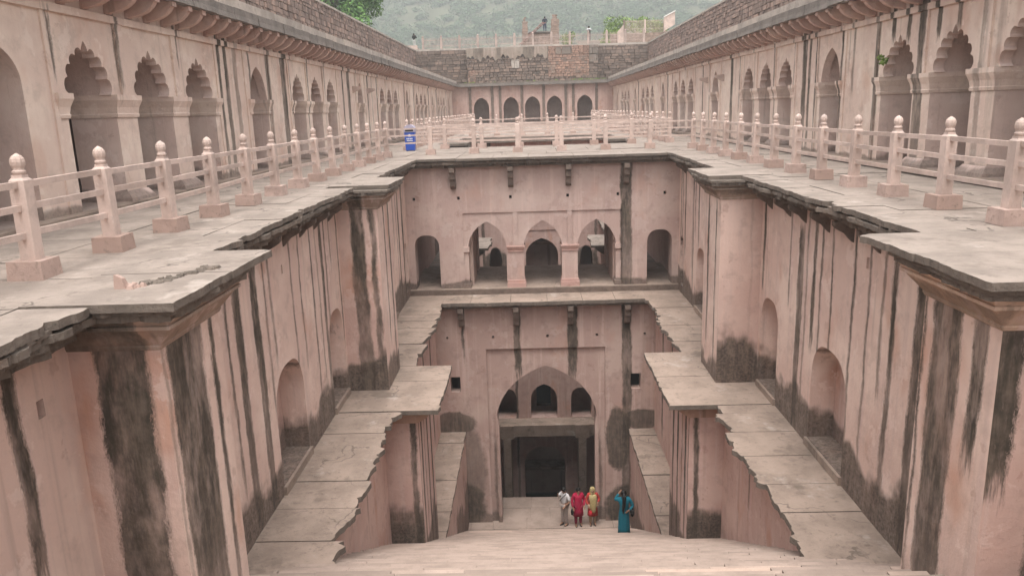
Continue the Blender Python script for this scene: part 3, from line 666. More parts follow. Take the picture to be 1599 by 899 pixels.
# gate hall
m_ = MB()
for sg in (-1, 1):
    m_.quad((sg*2.9, 29.1, -26), (sg*2.9, 33.4, -26), (sg*2.9, 33.4, -6), (sg*2.9, 29.1, -6))
    m_.quad((sg*2.9, 33.4, -26), (sg*4.3, 33.4, -26), (sg*4.3, 33.4, -5.4), (sg*2.9, 33.4, -5.4))
m_.quad((-2.9, 29.1, -6), (2.9, 29.1, -6), (2.9, 33.4, -6), (-2.9, 33.4, -6)); m_.quad((-4.3, 33.35, -5.98), (4.3, 33.35, -5.98), (4.3, 33.35, -5.3), (-4.3, 33.35, -5.3))
m_.quad((-2.9, 29.86, -14.5), (2.9, 29.86, -14.5), (2.9, 29.86, -26), (-2.9, 29.86, -26))
obj('gate_hall', m_, M['dark_inner'], gh)

# ================================================================== SECOND PIT (the well) beyond the gatehouse
for sg in (-1, 1):
    nm = 'left' if sg < 0 else 'right'
    pw = thing('well_wall', f'{nm} pink side wall of the well seen through the gatehouse', 'wall', (sg*5.15, 41, -5.2), 'side walls of the well')
    m_ = MB(); wall(m_, side(sg, 5.15), 36.9, 51, -5.3, -.1, [(40.5, 1.2, -5, -3.6, -2.9, 'round'), (45.5, 1.2, -5, -3.6, -2.9, 'round')], .4, niche=True); obj('plaster_wall', m_, plaster(f'well_plaster_{nm}', (.54, .36, .31), [(38.2, 38.5, 0, -5), (42.4, 42.6, 0, -5), (47, 47.3, 0, -5)], 'Y', damp=(-5.2, .9, .9)), pw)
    m_ = MB(); wall(m_, side(sg, 4.15), 33.4, 48, -26, -5.34, [], .3, back=False); obj('lower_wall', m_, plaster(f'well_lower_{nm}', (.60, .43, .37), (), damp=(-23, 3, .6)), pw)
    m_ = MB(); a, b = sorted((sg*3.3, sg*4.2)); m_.box(a, b, 39.1, 41.2, -26, -5.36); obj('lower_buttress', m_, M['inner'], pw)
    m_ = MB(); m_.prism([(sg*4.2, -5.33), (sg*2.9, -5.33), (sg*2.92, -5.5), (sg*3.28, -5.7), (sg*4.2, -5.7)], 'y', 38.95, 41.3); obj('cornice', m_, M['edge'], pw)
    wb = MB(); a, b = sorted((sg*4.1, sg*5.2)); wb.box(a, b, 33.05, 48, -5.42, -5.33); lw = struct('well_walkway', wb, M['pave_joint'])
    y = 33.05; i = 0
    while y < 47.6:
        y2 = y+1.15; cap = 38.6 < y < 41.3; ex = 2.65 if cap else 3.76
        oe = jag((sg*ex, y2-.006), (sg*ex, y+.006), .06, .18, seed=i+70, bites=.15)+[(sg*ex, y+.006)]
        slab([(sg*5.2, y+.006), (sg*5.2, y2-.006)]+oe, -5.2, .12, M['pave'], lw); y = y2; i += 1
    m_ = MB()
    for k in range(9):
        c_ = jag((sg*4.72, 36.9+1.56*(k+1)), (sg*4.72, 36.9+1.56*k), .05, .2, seed=k+11)+[(sg*4.72, 36.9+1.56*k)]
        m_.prism([(sg*5.25, 36.9+1.56*k), (sg*5.25, 36.9+1.56*(k+1))]+c_, 'z', -.36, -.115)
    obj('edge_course', m_, M['edge'], pw)
    # buttress caps along the well at terrace level
    m_ = MB(); a, b = sorted((sg*3.7, sg*5.3)); m_.box(a, b, 41.4, 44.0, -.12, .012); m_.box(min(a, b)+.12*(sg < 0)*0+.0, max(a, b), 41.6, 43.8, -.42, -.12); m_.box(*sorted((sg*4.2, sg*5.2)), 41.8, 43.4, -5.3, -.42); obj('buttress', m_, M['edge'], pw)
m_ = MB()
for sg in (-1, 1):
    a, b = sorted((sg*4.62, sg*5.3)); m_.box(a, b, 36.98, 50.9, -.115, .0)
obj('paving_slab', m_, M['pave'], terrace)
wf = thing('well_facade', 'shadowed far wall of the well with arched openings, seen through the gateway', 'building', (0, 48, -20))
PW = front(48.); ff = plaster('well_facade_plaster', (.45, .305, .265), [(-3.6, -3.4, -5.3, -12), (3.5, 3.7, -5.3, -12), (-1.75, -1.6, -15, -26)], 'X', (-5.3, -26), None, drip=.5, blobs=((-2.6, -8.2, .95, 1.3, .9), (2.9, -8.2, .95, 1.3, .9)))
m_ = MB()
wall(m_, PW, -4.3, -2.0, -14.5, -5.3, [(-2.75, .8, -12, -7.8, -6.8, 'round')], .8)
wall(m_, PW, -2.0, 2.4, -14.5, -5.75, [(.2, 2.05, -12, -7.3, -6.28, 'ogee')], .9, d0=.05); wall(m_, PW, -2.0, 2.4, -5.75, -5.3, [], .8)
wall(m_, PW, 2.4, 4.3, -14.5, -5.3, [(3.0, .8, -12, -7.8, -6.8, 'round')], .8)
wall(m_, PW, -4.3, 4.3, -18.4, -14.5, [(-2.35, 1.35, -18.35, -17.0, -16.3, 'round'), (.13, 1.75, -18.35, -17.0, -16.0, 'ogee'), (2.6, 1.35, -18.35, -17.0, -16.3, 'round')], .9)
wall(m_, PW, -4.3, 4.3, -26, -19.1, [(.1, 2.75, -26, -21.9, -20.45, 'round')], 1.0)
obj('facade_wall', m_, ff, wf)
for z0, z1_, d in ((-19.15, -18.38, 1.25), (-12.2, -12., .5)):
    m_ = MB(); m_.box(-4.3, 4.3, 48-d, 49.3, z0, z1_); obj('stone_ledge', m_, M['ledge'], wf)
for sg in (-1, 1):
    m_ = MB(); a, b = sorted((sg*2.0+.1, sg*2.9+.1)); m_.box(a, b, 46.5, 46.9, -19.2, -18.3); m_.box(*sorted((sg*2.2+.1, sg*2.7+.1)), 46.5, 48, -26, -19.2); obj('ledge_block', m_, M['ledge'], wf)
m_ = MB(); wall(m_, front(50.2), -4.3, 4.3, -26, -5.4, [(.13, 1.0, -18.4, -17.2, -16.5, 'round')], .5, niche=True, backmi=1); m_.box(-4.3, 4.3, 49, 52, -5.5, -5.33); m_.box(-4.3, 4.3, 49, 52, -15.2, -14.9)
obj('inner_wall', m_, [M['dark_inner'], M['hole']], wf)
for z in (-6.62, -22.4):
    m_ = MB(); m_.box(-2.2, 2.4, 48.95, 50.15, z-.22, z); obj('inner_ledge', m_, M['ledge'], wf)
m_ = MB(); wall(m_, front(50.9), -5.2, 5.2, -5.3, -.1, [(x, 1.3, -5, -3.4, -2.5, 'ogee') for x in (-2.1, 0, 2.1)], .8, niche=True, backmi=1); obj('upper_wall', m_, [plaster('well_upper', (.44, .26, .22), [(-3.2, -3, 0, -3), (1, 1.2, 0, -3)], 'X'), M['hole']], wf)
m_ = MB(); m_.box(-5.2, 5.2, 47.8, 50.95, -4.72, -4.5); m_.box(-4.3, 4.3, 48.0, 48.4, -5.3, -4.72); obj('upper_ledge', m_, [ff], wf)
m_ = MB()
for i in range(6):
    xa, xb = -5.2+i*1.734, -5.2+(i+1)*1.734
    m_.prism([(xb-.006, 51.3), (xa+.006, 51.3)]+jag((xa+.006, 50.45), (xb-.006, 50.45), .05, .2, seed=i)+[(xb-.006, 50.45)], 'z', -.38, -.11)
obj('edge_course', m_, M['edge'], wf)
m_ = MB(); m_.box(-2.2, 2.2, 40.2, 40.8, -.3, -.1)
mb = MB(); mb.quad((-4.3, 29.8, -25), (4.3, 29.8, -25), (4.3, 52, -25), (-4.3, 52, -25)); struct('well_water', mb, M['water'])

# ================================================================== ARCADES
XA = 8.7
TR = [(14.85, 17.35, 19.85), (28.4, 30.75, 33.1), (44.7, 47.0, 49.3), (58.6, 60.9, 63.2), (72.4, 74.7, 77.0)]
SG = [24.2, 38.9, 53.9, 67.9, 81.6]
AST = {-1: [(20.95, 21.15, 4, 0), (21.55, 21.8, 4, .2), (26.55, 27.0, 4, 0), (17.2, 17.42, 4, 3.2), (22.9, 23.0, 4, .5, .6), (36.1, 36.5, 4, 0), (40.6, 40.75, 4, 0), (35.1, 35.25, 4, 0), (43.0, 43.2, 4, 0), (56.8, 57.1, 4, 0), (64.9, 65.3, 4, 0), (52.2, 52.5, 4, 0, .8), (70.5, 71, 4, 0, .8), (79, 79.3, 4, 0)],
       1: [(25.15, 25.42, 4, 0), (25.75, 25.95, 4, .2), (26.2, 26.62, 4, 0), (20.76, 21.0, 4, 0, .9), (18.45, 18.85, 4, 0, .95), (20.0, 20.15, 4, 3.1), (19.25, 19.5, 4, 3.0), (17.0, 17.2, 4, 3.1), (17.75, 17.95, 4, 3.0), (16.05, 16.25, 4, 0, .6), (35.6, 35.9, 4, 0), (41.5, 41.7, 4, 0), (51.8, 52.2, 4, 0, .8), (65.5, 65.9, 4, 0)]}
for sg in (-1, 1): extra(AST[sg], [13.6, 16.0, 18.55, 22.4, 23.4, 25.0, 27.3, 29.5, 31.9, 34.3, 37.7, 40.0, 41.8, 45.8, 48.2], .08, .2, 4.0, -.2, 3.0, 60+sg)
cb = MB(); cp = [(0, 3.77)]+[(.66*math.sin(t), 4.2-.40*math.cos(t)) for t in np.linspace(.08, math.pi/2, 9)]+[(.66, 4.36), (0, 4.36)]
CORB_A = {}
for sg in (-1, 1):
    c_ = MB(); c_.prism([(-sg*a, z-4.0) for a, z in (cp if sg < 0 else cp)], 'y', -.085, .085)
    c_.box(-sg*.0, -sg*.06, -.1, .1, -.22, -.12); c_.box(-sg*.56, -sg*.69, -.1, .1, .10, .345)
    CORB_A[sg] = mesh('corbel', c_, None or plaster(f'corbel_plaster_{"l" if sg<0 else "r"}', (.53, .36, .305), [(-9, 9, 9, 8)], 'X', (4.3, 3.6), None, drip=.45, orange=.3))
for sg in (-1, 1):
    nm = 'left' if sg < 0 else 'right'
    ar = thing('arcade', f'long pale pink arcade of cusped and pointed arches on the {nm} terrace', 'arcade', (sg*XA, 41, 0), 'arcades around the courtyard')
    am = plaster(f'arcade_plaster_{nm}', PLA, AST[sg], 'Y', (4., 0.), (0., .22, .7), drip=.34, orange=.4, pale=.3)
    inn = plaster(f'arcade_inner_{nm}', (.60, .45, .395), (), drip=.25, orange=.25, damp=(0, .35, .7), pale=.15)
    ops = [(11.5, 2.7, .1, 2.35, 3.05, 'round')]
    caps = []
    for t in TR:
        w_ = 1.68 if t[0] < 20 else 1.5
        ops += [(c, w_, .1, 2.22, 3.16, 'cusp') for c in t]
        caps += [(t[0]+w_/2, t[1]-w_/2), (t[1]+w_/2, t[2]-w_/2), (t[0]-w_/2-.28, t[0]-w_/2), (t[2]+w_/2, t[2]+w_/2+.28)]
    for c in SG:
        w_ = 1.5 if c < 30 else 1.25
        ops.append((c, w_, .1, 2.15, 3.2, 'ogee')); caps += [(c-w_/2-.2, c-w_/2), (c+w_/2, c+w_/2+.2)]
    m_ = MB(); wall(m_, side(sg, XA), -6, 85.6, -.1, 4.3, ops, .24, rmi=1)
    wall(m_, side(sg, XA), -6, 85.6, -.1, 4.3, [(c, w_+.0, a_, zp_+.02, zt_-.02 if kd == 'round' else zt_+.06, 'round') for (c, w_, a_, zp_, zt_, kd) in ops], .70, d0=.245, mi=1, rmi=1)
    obj('arcade_wall', m_, [am, inn], ar)
    for (a, b) in caps:        # moulded capitals, each round its column or jamb
        m_ = MB(); x0 = sg*(XA-.02); x1 = sg*(XA+1.2); o1 = .085
        def rg(o, z): xa = sg*(XA-o); return [(xa, a-o*(.8), z), (xa, b+o*.8, z), (x1, b+o*.8, z), (x1, a-o*.8, z)]
        pf = [(.03, 1.78), (.045, 1.84), (.03, 1.86), (.05, 1.98), (.10, 2.10), (.11, 2.12), (.11, 2.22)]
        for (oa, za), (ob, zb_) in zip(pf[:-1], pf[1:]):
            r1, r2 = rg(oa, za), rg(ob, zb_)
            for i in range(4): j = (i+1) % 4; m_.quad(r1[i], r1[j], r2[j], r2[i])
        m_.quad(*rg(.11, 2.22)); obj('capital', m_, am, ar)
        if b-a > .5:
            m_ = MB(); r1 = [(sg*(XA-.16), a-.12, 0), (sg*(XA-.16), b+.12, 0), (x1, b+.12, 0), (x1, a-.12, 0)]; r2 = [(sg*(XA-.13), a-.1, .16), (sg*(XA-.13), b+.1, .16), (x1, b+.1, .16), (x1, a-.1, .16)]; r3 = [(sg*(XA-.02), a-.02, .3), (sg*(XA-.02), b+.02, .3), (x1, b+.02, .3), (x1, a-.02, .3)]
            for p, q in ((r1, r2), (r2, r3)):
                for i in range(4): j = (i+1) % 4; m_.quad(p[i], p[j], q[j], q[i])
            obj('column_base', m_, inn, ar)
    # raised frames round the arches
    def strip(y0, y1, z0, z1, pr=.035):
        a, b = sorted((sg*(XA-pr), sg*(XA+.01))); q = MB(); q.box(a, b, y0, y1, z0, z1); obj('moulding', q, am, ar)
    for i, t in enumerate(TR):
        w_ = 1.68 if t[0] < 20 else 1.5
        for a, b in ((t[0], t[1]), (t[1], t[2])):
            c = (a+b)/2; strip(c-.14, c+.14, 2.22, 3.6, .05)
        strip(t[0]-w_/2-.42, t[0]-w_/2-.28, .1, 3.6); strip(t[2]+w_/2+.28, t[2]+w_/2+.42, .1, 3.6)
    for c in SG: strip(c-1.15, c-1.02, .1, 3.6); strip(c+1.02, c+1.15, .1, 3.6)
    yy = [-6, 8, 22.3, 26.2, 35.2, 42.6, 51.5, 56.3, 65.4, 70.4, 79.2, 85.55]
    for a, b in zip(yy[:-1], yy[1:]): strip(a+.003, b-.003, 3.6, 3.74, .07)
    y = -5.5; k = 0
    while y < 85:
        o = bpy.data.objects.new('corbel', CORB_A[sg]); COL.objects.link(o); o.parent = ar; o.location = Vector((sg*XA, y+random.uniform(-.03, .03), 3.98))-ar.location
        y += .79; k += 1
    y = -6; i = 0
    while y < 84.9:                 # eave slabs
        y2 = min(y+rs.uniform(.85, 1.3), 85.0); m_ = MB(); j1, j2 = rs.uniform(-.02, .02), rs.uniform(-.015, .015)
        a, b = sorted((sg*(7.95+j1), sg*9.0)); m_.box(a, b, y+.006, y2-.006, 4.33+j2, 4.49+j2)
        m_.hexa([(sg*(7.93+j1), y+.006, 4.19+j2), (sg*8.10, y+.006, 4.17+j2), (sg*8.10, y2-.006, 4.17+j2), (sg*(7.93+j1), y2-.006, 4.19+j2)], [(sg*(7.95+j1), y+.006, 4.328+j2), (sg*8.10, y+.006, 4.328+j2), (sg*8.10, y2-.006, 4.328+j2), (sg*(7.95+j1), y2-.006, 4.328+j2)])
        obj('eave_slab', m_, M['eave'], ar); y = y2
    cop = MB(); y = -6
    while y < 84.8:
        y2 = min(y+rs.uniform(1.1, 2.), 85); a, b = sorted((sg*(8.10+rs.uniform(-.02, .02)), sg*9.4)); cop.box(a, b, y+.004, y2-.004, 4.51, 4.76+rs.uniform(-.012, .012)); y = y2
    obj('roof_coping', cop, M['coping'], ar)
    rf = MB(); rf.box(*sorted((sg*8.75, sg*12.6)), -6, 88, 4.38, 4.60); obj('roof', rf, M['eave'], ar)
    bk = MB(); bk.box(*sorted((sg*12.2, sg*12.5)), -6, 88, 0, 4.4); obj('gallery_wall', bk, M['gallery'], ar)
    fl = MB(); fl.box(*sorted((sg*8.42, sg*12.3)), 8, 85.5, -.02, .095)
    fl.box(*sorted((sg*8.5, sg*12.3)), -6, 8, -.02, .095); obj('plinth', fl, M['ledge'], ar)
    for c in (2, 8.5, 13.2, 22.8, 26.2, 35.5, 43, 55, 66): # cross walls inside the gallery
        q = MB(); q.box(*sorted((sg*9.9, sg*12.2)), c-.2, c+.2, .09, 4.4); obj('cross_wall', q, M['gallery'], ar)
    for c in (37.3, 40.6):
        q = MB(); q.prism([(sg*(XA-.42), 2.85), (sg*(XA-.42), 2.95), (sg*XA, 2.98), (sg*XA, 2.68)], 'y', c-.1, c+.1); obj('water_spout', q, M['rail'], ar)
q = MB(); q.box(-8.72, -8.35, 10.55, 11.85, 3.0, 3.12); obj('door_lintel', q, M['white'], bpy.data.objects['arcade'])
# weeds growing from the right-hand capital
v, f = leaf_cloud([(8.52, 20.25, 2.62), (8.45, 20.1, 2.55), (8.5, 20.4, 2.68)], [.12, .08, .08], 22, .09, 1, 21)
tag(cloud_obj('weed', v, f, M['leaf_light']), 'small green weed sprouting from a capital of the right arcade', 'plant')
v, f = leaf_cloud([(8.25, 21.4, 4.72), (8.3, 21.0, 4.7), (8.3, 22.0, 4.68)], [.18, .14, .13], 40, .1, .7, 22)
tag(cloud_obj('weed', v, f, M['leaf_light']), 'small green weed growing on the eave of the right arcade', 'plant')

# back arcade
ba = thing('arcade', 'far end arcade with five dark pointed openings facing down the courtyard', 'arcade', (0, 85.6, 0), 'arcades around the courtyard')
bm = plaster('back_arcade_plaster', (.47, .315, .27), [(x-.12, x+.12, 4.2, 0, .85) for x in (-6.75, -4.35, -3.5, -1.15, 1.2, 3.6, 4.4, 6.9)], 'X', (4.2, 0), (0, .4, .8), drip=.4)
m_ = MB(); wall(m_, front(85.6), -8.7, 8.7, -.1, 4.3, [(x, 1.66, .05, 2.0, 3.0, 'ogee') for x in (-5.55, -2.33, 0, 2.38, 5.65)], .8); obj('arcade_wall', m_, bm, ba)
for x in (-6.75, -4.35, -3.5, -1.15, 1.2, 3.6, 4.4, 6.9):
    q = MB(); q.box(x-.13, x+.13, 85.46, 85.61, 0, 3.75); q.prism([(85.6, 3.6), (85.0, 4.15), (85.6, 4.15)], 'x', x-.1, x+.1); obj('pilaster', q, M['corbel_old'], ba)
q = MB(); q.box(-8.9, 8.9, 84.95, 86.4, 4.18, 4.42); obj('eave', q, M['eave'], ba)
q = MB(); q.box(-9.5, 9.5, 85.3, 88.4, 4.42, 4.56); obj('roof', q, M['edge'], ba)
q = MB(); q.box(-9, 9, 88.1, 88.3, 0, 4.4); obj('gallery_wall', q, M['dark_inner'], ba)
v, f = leaf_cloud([(x, 85.6+rng.uniform(0, .5), 4.6) for x in np.concatenate([rng.uniform(4, 9, 16), rng.uniform(-9, 9, 12)])], np.full(28, .22), 26, .12, .5, 31)
tag(cloud_obj('roof_grass', v, f, M['leaf_light']), 'green grass tufts growing along the far eave', 'grass', kind='stuff')

# ================================================================== RUBBLE STONE WALLS above the roofs
def rubble(mb, P, s0, s1, z0, z1, h0, h1, l0, l1, rr, dmax=.10):
    z = z0
    while z < z1-.02:
        h = min(rr.uniform(h0, h1), z1-z); s = s0-rr.uniform(0, l1)
        while s < s1:
            L = rr.uniform(l0, l1); a, b = max(s, s0), min(s+L, s1)
            if b-a > .05:
                d = -rr.uniform(.01, dmax); g_ = .012; j = lambda: rr.uniform(-.02, .02)
                q = [(a+g_+j(), z+g_+j()*.7), (b-g_+j(), z+g_+j()*.7), (b-g_+j(), z+h-g_+j()*.7), (a+g_+j(), z+h-g_+j()*.7)]
                fr = [P(x, y, d) for x, y in [(p[0]*.92+(a+b)/2*.08, p[1]*.92+(z+h/2)*.08) for p in q]]; bk = [P(x, y, .02) for x, y in q]
                mb.add(bk+fr, [(4, 5, 6, 7), (0, 1, 5, 4), (1, 2, 6, 5), (2, 3, 7, 6), (3, 0, 4, 7)])
            s += L
        z += h
rr = random.Random(17)
for sg in (-1, 1):
    nm = 'left' if sg < 0 else 'right'
    sw = thing('stone_wall', f'long brown rubble stone wall above the {nm} arcade roof', 'wall', (sg*X1, 41, 4.5), 'rubble walls above the roofs')
    m_ = MB(); rubble(m_, side(sg, X1), 8, 88.2, 4.58, 8.22, .17, .34, .22, .62, rr); tag(obj('wall_stones', m_, M['rubble'], sw), kind='stuff')
    m_ = MB(); m_.box(*sorted((sg*X1, sg*(X1+.35))), -6, 88.3, 0, 8.2); obj('wall_core', m_, M['mortar'], sw)
    y = -6
    while y < 88:
        y2 = min(y+rr.uniform(1.5, 2.6), 88.2); q = MB(); z = rr.uniform(-.01, .01); q.box(*sorted((sg*(X1-.10), sg*(X1+.4))), y+.005, y2-.005, 8.225+z, 8.35+z); obj('coping_stone', q, M['coping'], sw); y = y2
bw = thing('stone_wall', 'dark rubble stone wall with patched plaster across the far end', 'wall', (0, 88, 4.5), 'rubble walls above the roofs')
m_ = MB(); rubble(m_, front(88.2), -12.8, -7.0, 4.5, 8.2, .2, .42, .3, .9, rr, .14); rubble(m_, front(88.2), 7.2, 12.8, 4.5, 8.2, .2, .42, .3, .9, rr, .14)
rubble(m_, front(86.6), -7.0, 7.2, 4.55, 7.1, .16, .36, .25, .75, rr, .14)
tag(obj('wall_stones', m_, M['rubble_back'], bw), kind='stuff')
m_ = MB(); rubble(m_, front(86.55), 1.8, 6.2, 5.0, 8.2, .18, .3, .2, .6, rr, .10); rubble(m_, front(86.55), -6.9, -6.1, 4.6, 5.9, .2, .4, .3, .5, rr, .1); tag(obj('patch_stones', m_, stone('pink_patch', (.40, .255, .195), (.15, .1, .08), .6, sc=2, bump=.05), bw), kind='stuff')
m_ = MB(); rubble(m_, front(86.52), 6.2, 7.2, 6.4, 8.2, .5, 1., .5, 1., rr, .06); rubble(m_, front(86.5), 2.6, 4.4, 7.3, 8.15, .4, .9, .9, 1.8, rr, .05)
obj('plaster_patch', m_, stone('grey_render_patch', (.23, .185, .155), (.09, .075, .062), .3, pits=.7, sc=1.3, bump=.06), bw)
m_ = MB(); n_ = 60; top = [(x, 8.2) for x in (1.75, -7.0)]
low_ = [(-7.0+8.75*i/n_, 7.15+.22*math.sin(i*.5)+.16*math.sin(i*1.7)+rr.uniform(-.07, .07)) for i in range(n_+1)]
m_.prism(low_+top, 'y', 86.46, 86.6); obj('plaster_patch', m_, plaster('grey_render', (.27, .215, .175), [(-6.3, -5.2, 9, 7, .7), (-3.8, -3.3, 9, 7, .6), (-.9, .3, 9, 7, .7)], 'X', (8.2, 7.0), None, drip=.8, orange=.2, pale=.35), bw)
m_ = MB(); rubble(m_, front(86.5), -2.2, -1.3, 6.0, 6.9, .8, .9, .8, .9, rr, .05); obj('plaster_patch', m_, M['coping'], bw)
m_ = MB(); m_.box(-13.1, 13.1, 88.22, 88.6, 0, 8.2); m_.box(-7.0, 7.2, 86.62, 88.2, 4.5, 8.19); obj('wall_core', m_, M['mortar'], bw)

# ================================================================== UPPER PLATFORM: picket railing, brick ruin, fence
PY = 88.35
pr_ = thing('picket_railing', 'white picket railing along the top of the far stone wall', 'railing', (0, PY, 8.2))
q = MB(); q.box(-12.9, -2.3, PY-.2, PY+.15, 8.2, 8.42); q.box(-2.3, 3.4, PY-.2, PY+.15, 8.2, 8.50); q.box(3.4, 13.0, PY-.2, PY+.15, 8.2, 8.42); obj('kerb', q, M['coping'], pr_)
pp = MB(); pp.box(-.11, .11, -.11, .11, 0, 1.25); pp.loft([(0, 0, 1.25, .1, .1), (0, 0, 1.34, .12, .12), (0, 0, 1.42, .03, .03)], 8); M['picket'] = stone('picket_stone', (.50, .385, .335), (.3, .23, .2), .12, pits=.25); pme = mesh('post', pp, M['picket'])
px = np.arange(-11.9, 12.6, 2.02)
for x in px:
    o = bpy.data.objects.new('post', pme); COL.objects.link(o); o.parent = pr_; o.location = (x, 0, .2)
pk = MB()
for i in range(13):
    t = .13+i*.146; pk.box(t-.022, t+.022, -.02, .02, .2, 1.22); pk.loft([(t, 0, 1.22, .022, .02), (t, 0, 1.3, .004, .004)], 4)
pk.box(.08, 1.94, -.018, .018, .42, .47); pk.box(.08, 1.94, -.018, .018, 1.0, 1.05); kme = mesh('picket_panel', pk, M['picket'])
for x in px[:-1]:
    o = bpy.data.objects.new('picket_panel', kme); COL.objects.link(o); o.parent = pr_; o.location = (x, 0, .1)

rp = thing('brick_ruin', 'ruined brick platform with two broken brick pillars above the far wall', 'ruin', (1, 91, GZ))
def bricks(m_, x0, x1, y0, y1, z0, z1, rr, wob=.06):
    z = z0
    while z < z1-.03:
        h = min(.13, z1-z); j = [rr.uniform(0, wob) for _ in range(4)]; L = (x1-x0); n = max(2, int(L/.32)); off = rr.uniform(0, .16)
        xs_ = [x0+j[0]]+[min(max(x0+j[0]+off+i*L/n, x0+j[0]+.04), x1-j[1]-.04) for i in range(n)]+[x1-j[1]]
        for a, b in zip(xs_[:-1], xs_[1:]):
            if b-a > .05: m_.box(a+.006, b-.006, y0+rr.uniform(0, .04), y1-rr.uniform(0, .04), z+.005, z+h-.005)
        z += h
m_ = MB(); bricks(m_, -1.0, 3.2, 91.0, 94, GZ, 10.0, rr); tag(obj('platform', m_, M['brick'], rp), kind='stuff')
for (x0, x1, z1_) in ((-1.0, -.25, 11.75), (2.25, 3.25, 11.9)):
    m_ = MB(); bricks(m_, x0, x1, 90.9, 91.8, GZ, z1_-.5, rr, .1); bricks(m_, x0+.12, x1-.2, 91.0, 91.7, z1_-.5, z1_, rr, .16); tag(obj('pillar', m_, M['brick'], rp), kind='stuff')
q = MB(); q.box(-.25, 2.25, 90.8, 94, 10.0, 10.12); obj('deck_slab', q, M['eave'], rp)
st = thing('metal_stair', 'faded red slanting steel ladder stair against the brick ruin', 'stair', (0, 90.6, GZ))
for dx in (0, .55):
    q = MB(); q.prism([(-1.75+dx*.4, 8.4), (-1.63+dx*.4, 8.4), (1.45+dx*.4, 11.05), (1.3+dx*.4, 11.05)], 'y', 90.2+dx, 90.26+dx); obj('stringer', q, M['red'], st)
for i in range(9): q = MB(); q.box(-1.2+i*.30, -.95+i*.30, 90.26, 90.75, 8.83+i*.265, 8.87+i*.265); obj('tread', q, M['red'], st)

fn = thing('fence', 'pale picket fence on a brick wall behind the right stone wall', 'fence', (14, 100, GZ))
q = MB(); bricks(q, 9.9, 17.6, 100.2, 100.6, GZ, 10.42, rr); tag(obj('brick_base', q, M['brick'], fn), kind='stuff')
for i in range(34):
    x = 11.75+i*.143; q = MB(); q.box(x-.02, x+.02, 100.3, 100.34, 10.42, 11.92); obj('picket', q, M['rail'], fn)
for x in (11.6, 14.2, 16.6): q = MB(); q.box(x-.09, x+.09, 100.25, 100.43, 10.42, 12.0); obj('post', q, M['rail'] if x > 12 else M['corbel_old'], fn)
for z in (10.9, 11.8): q = MB(); q.box(11.6, 16.7, 100.345, 100.37, z, z+.04); obj('rail', q, M['rail'], fn)
rw = thing('ramp_parapet', 'whitish sloping parapet slab at the right end of the picket fence', 'parapet', (17, 99, GZ))
q = MB(); q.prism([(16.45, 10.5), (17.75, 11.2), (17.75, 12.72), (16.45, 12.1)], 'y', 99.6, 99.85); obj('panel', q, M['rail'], rw)
q = MB(); q.prism([(16.42, 12.1), (17.8, 12.76), (17.8, 12.88), (16.42, 12.22)], 'y', 99.5, 99.95); obj('coping', q, M['white'], rw)
q = MB(); q.box(16.5, 17.75, 99.62, 99.83, GZ, 10.5); obj('base', q, M['brick'], rw)
rw = thing('ramp_parapet', 'small pale sloping parapet stub left of the picket fence', 'parapet', (11, 99.5, GZ))
q = MB(); q.prism([(10.75, 8.4), (11.45, 8.4), (11.45, 11.35), (10.75, 10.6)], 'y', 99.4, 99.7); obj('panel', q, M['rail'], rw)

# ================================================================== TERRACE RAILINGS
sh = MB()
def oct_(r, c=.32): return [(r, -r*c), (r, r*c), (r*c, r), (-r*c, r), (-r, r*c), (-r, -r*c), (-r*c, -r), (r*c, -r)]
sh.box(-.085, .085, -.085, .085, .2, 1.07)
for (a, za), (b, zb_) in zip([(.085, 1.07), (.085, 1.1), (.06, 1.13), (.06, 1.16)][:-1], [(.085, 1.1), (.06, 1.13), (.06, 1.16)]):
    sh.hexa([(-a, -a, za), (a, -a, za), (a, a, za), (-a, a, za)], [(-b, -b, zb_), (b, -b, zb_), (b, b, zb_), (-b, b, zb_)])
shaft_me = mesh('post', sh, M['rail'])
fi = MB(); seg = 20; prof = [(.055, 1.16), (.068, 1.18), (.070, 1.20), (.054, 1.215), (.058, 1.235), (.072, 1.265), (.077, 1.30), (.071, 1.335), (.052, 1.365), (.028, 1.38), (.012, 1.395)]
vs = []
for k, (r, z) in enumerate(prof):
    for i in range(seg):
        rr_ = r*(1-.10*(i % 2)*(1 if 4 <= k <= 9 else 0)); vs.append((rr_*math.cos(2*math.pi*i/seg), rr_*math.sin(2*math.pi*i/seg), z))
fi.add(vs, [(k*seg+i, k*seg+(i+1) % seg, (k+1)*seg+(i+1) % seg, (k+1)*seg+i) for k in range(len(prof)-1) for i in range(seg)]+[tuple((len(prof)-1)*seg+i for i in range(seg))])
fin_me = mesh('finial', fi, M['rail'])
bs = MB(); bs.hexa([(-.2, -.2, 0), (.2, -.2, 0), (.2, .2, 0), (-.2, .2, 0)], [(-.19, -.19, .215), (.19, -.19, .215), (.19, .19, .215), (-.19, .19, .215)])
base_me = mesh('post_base', bs, M['railbase'])
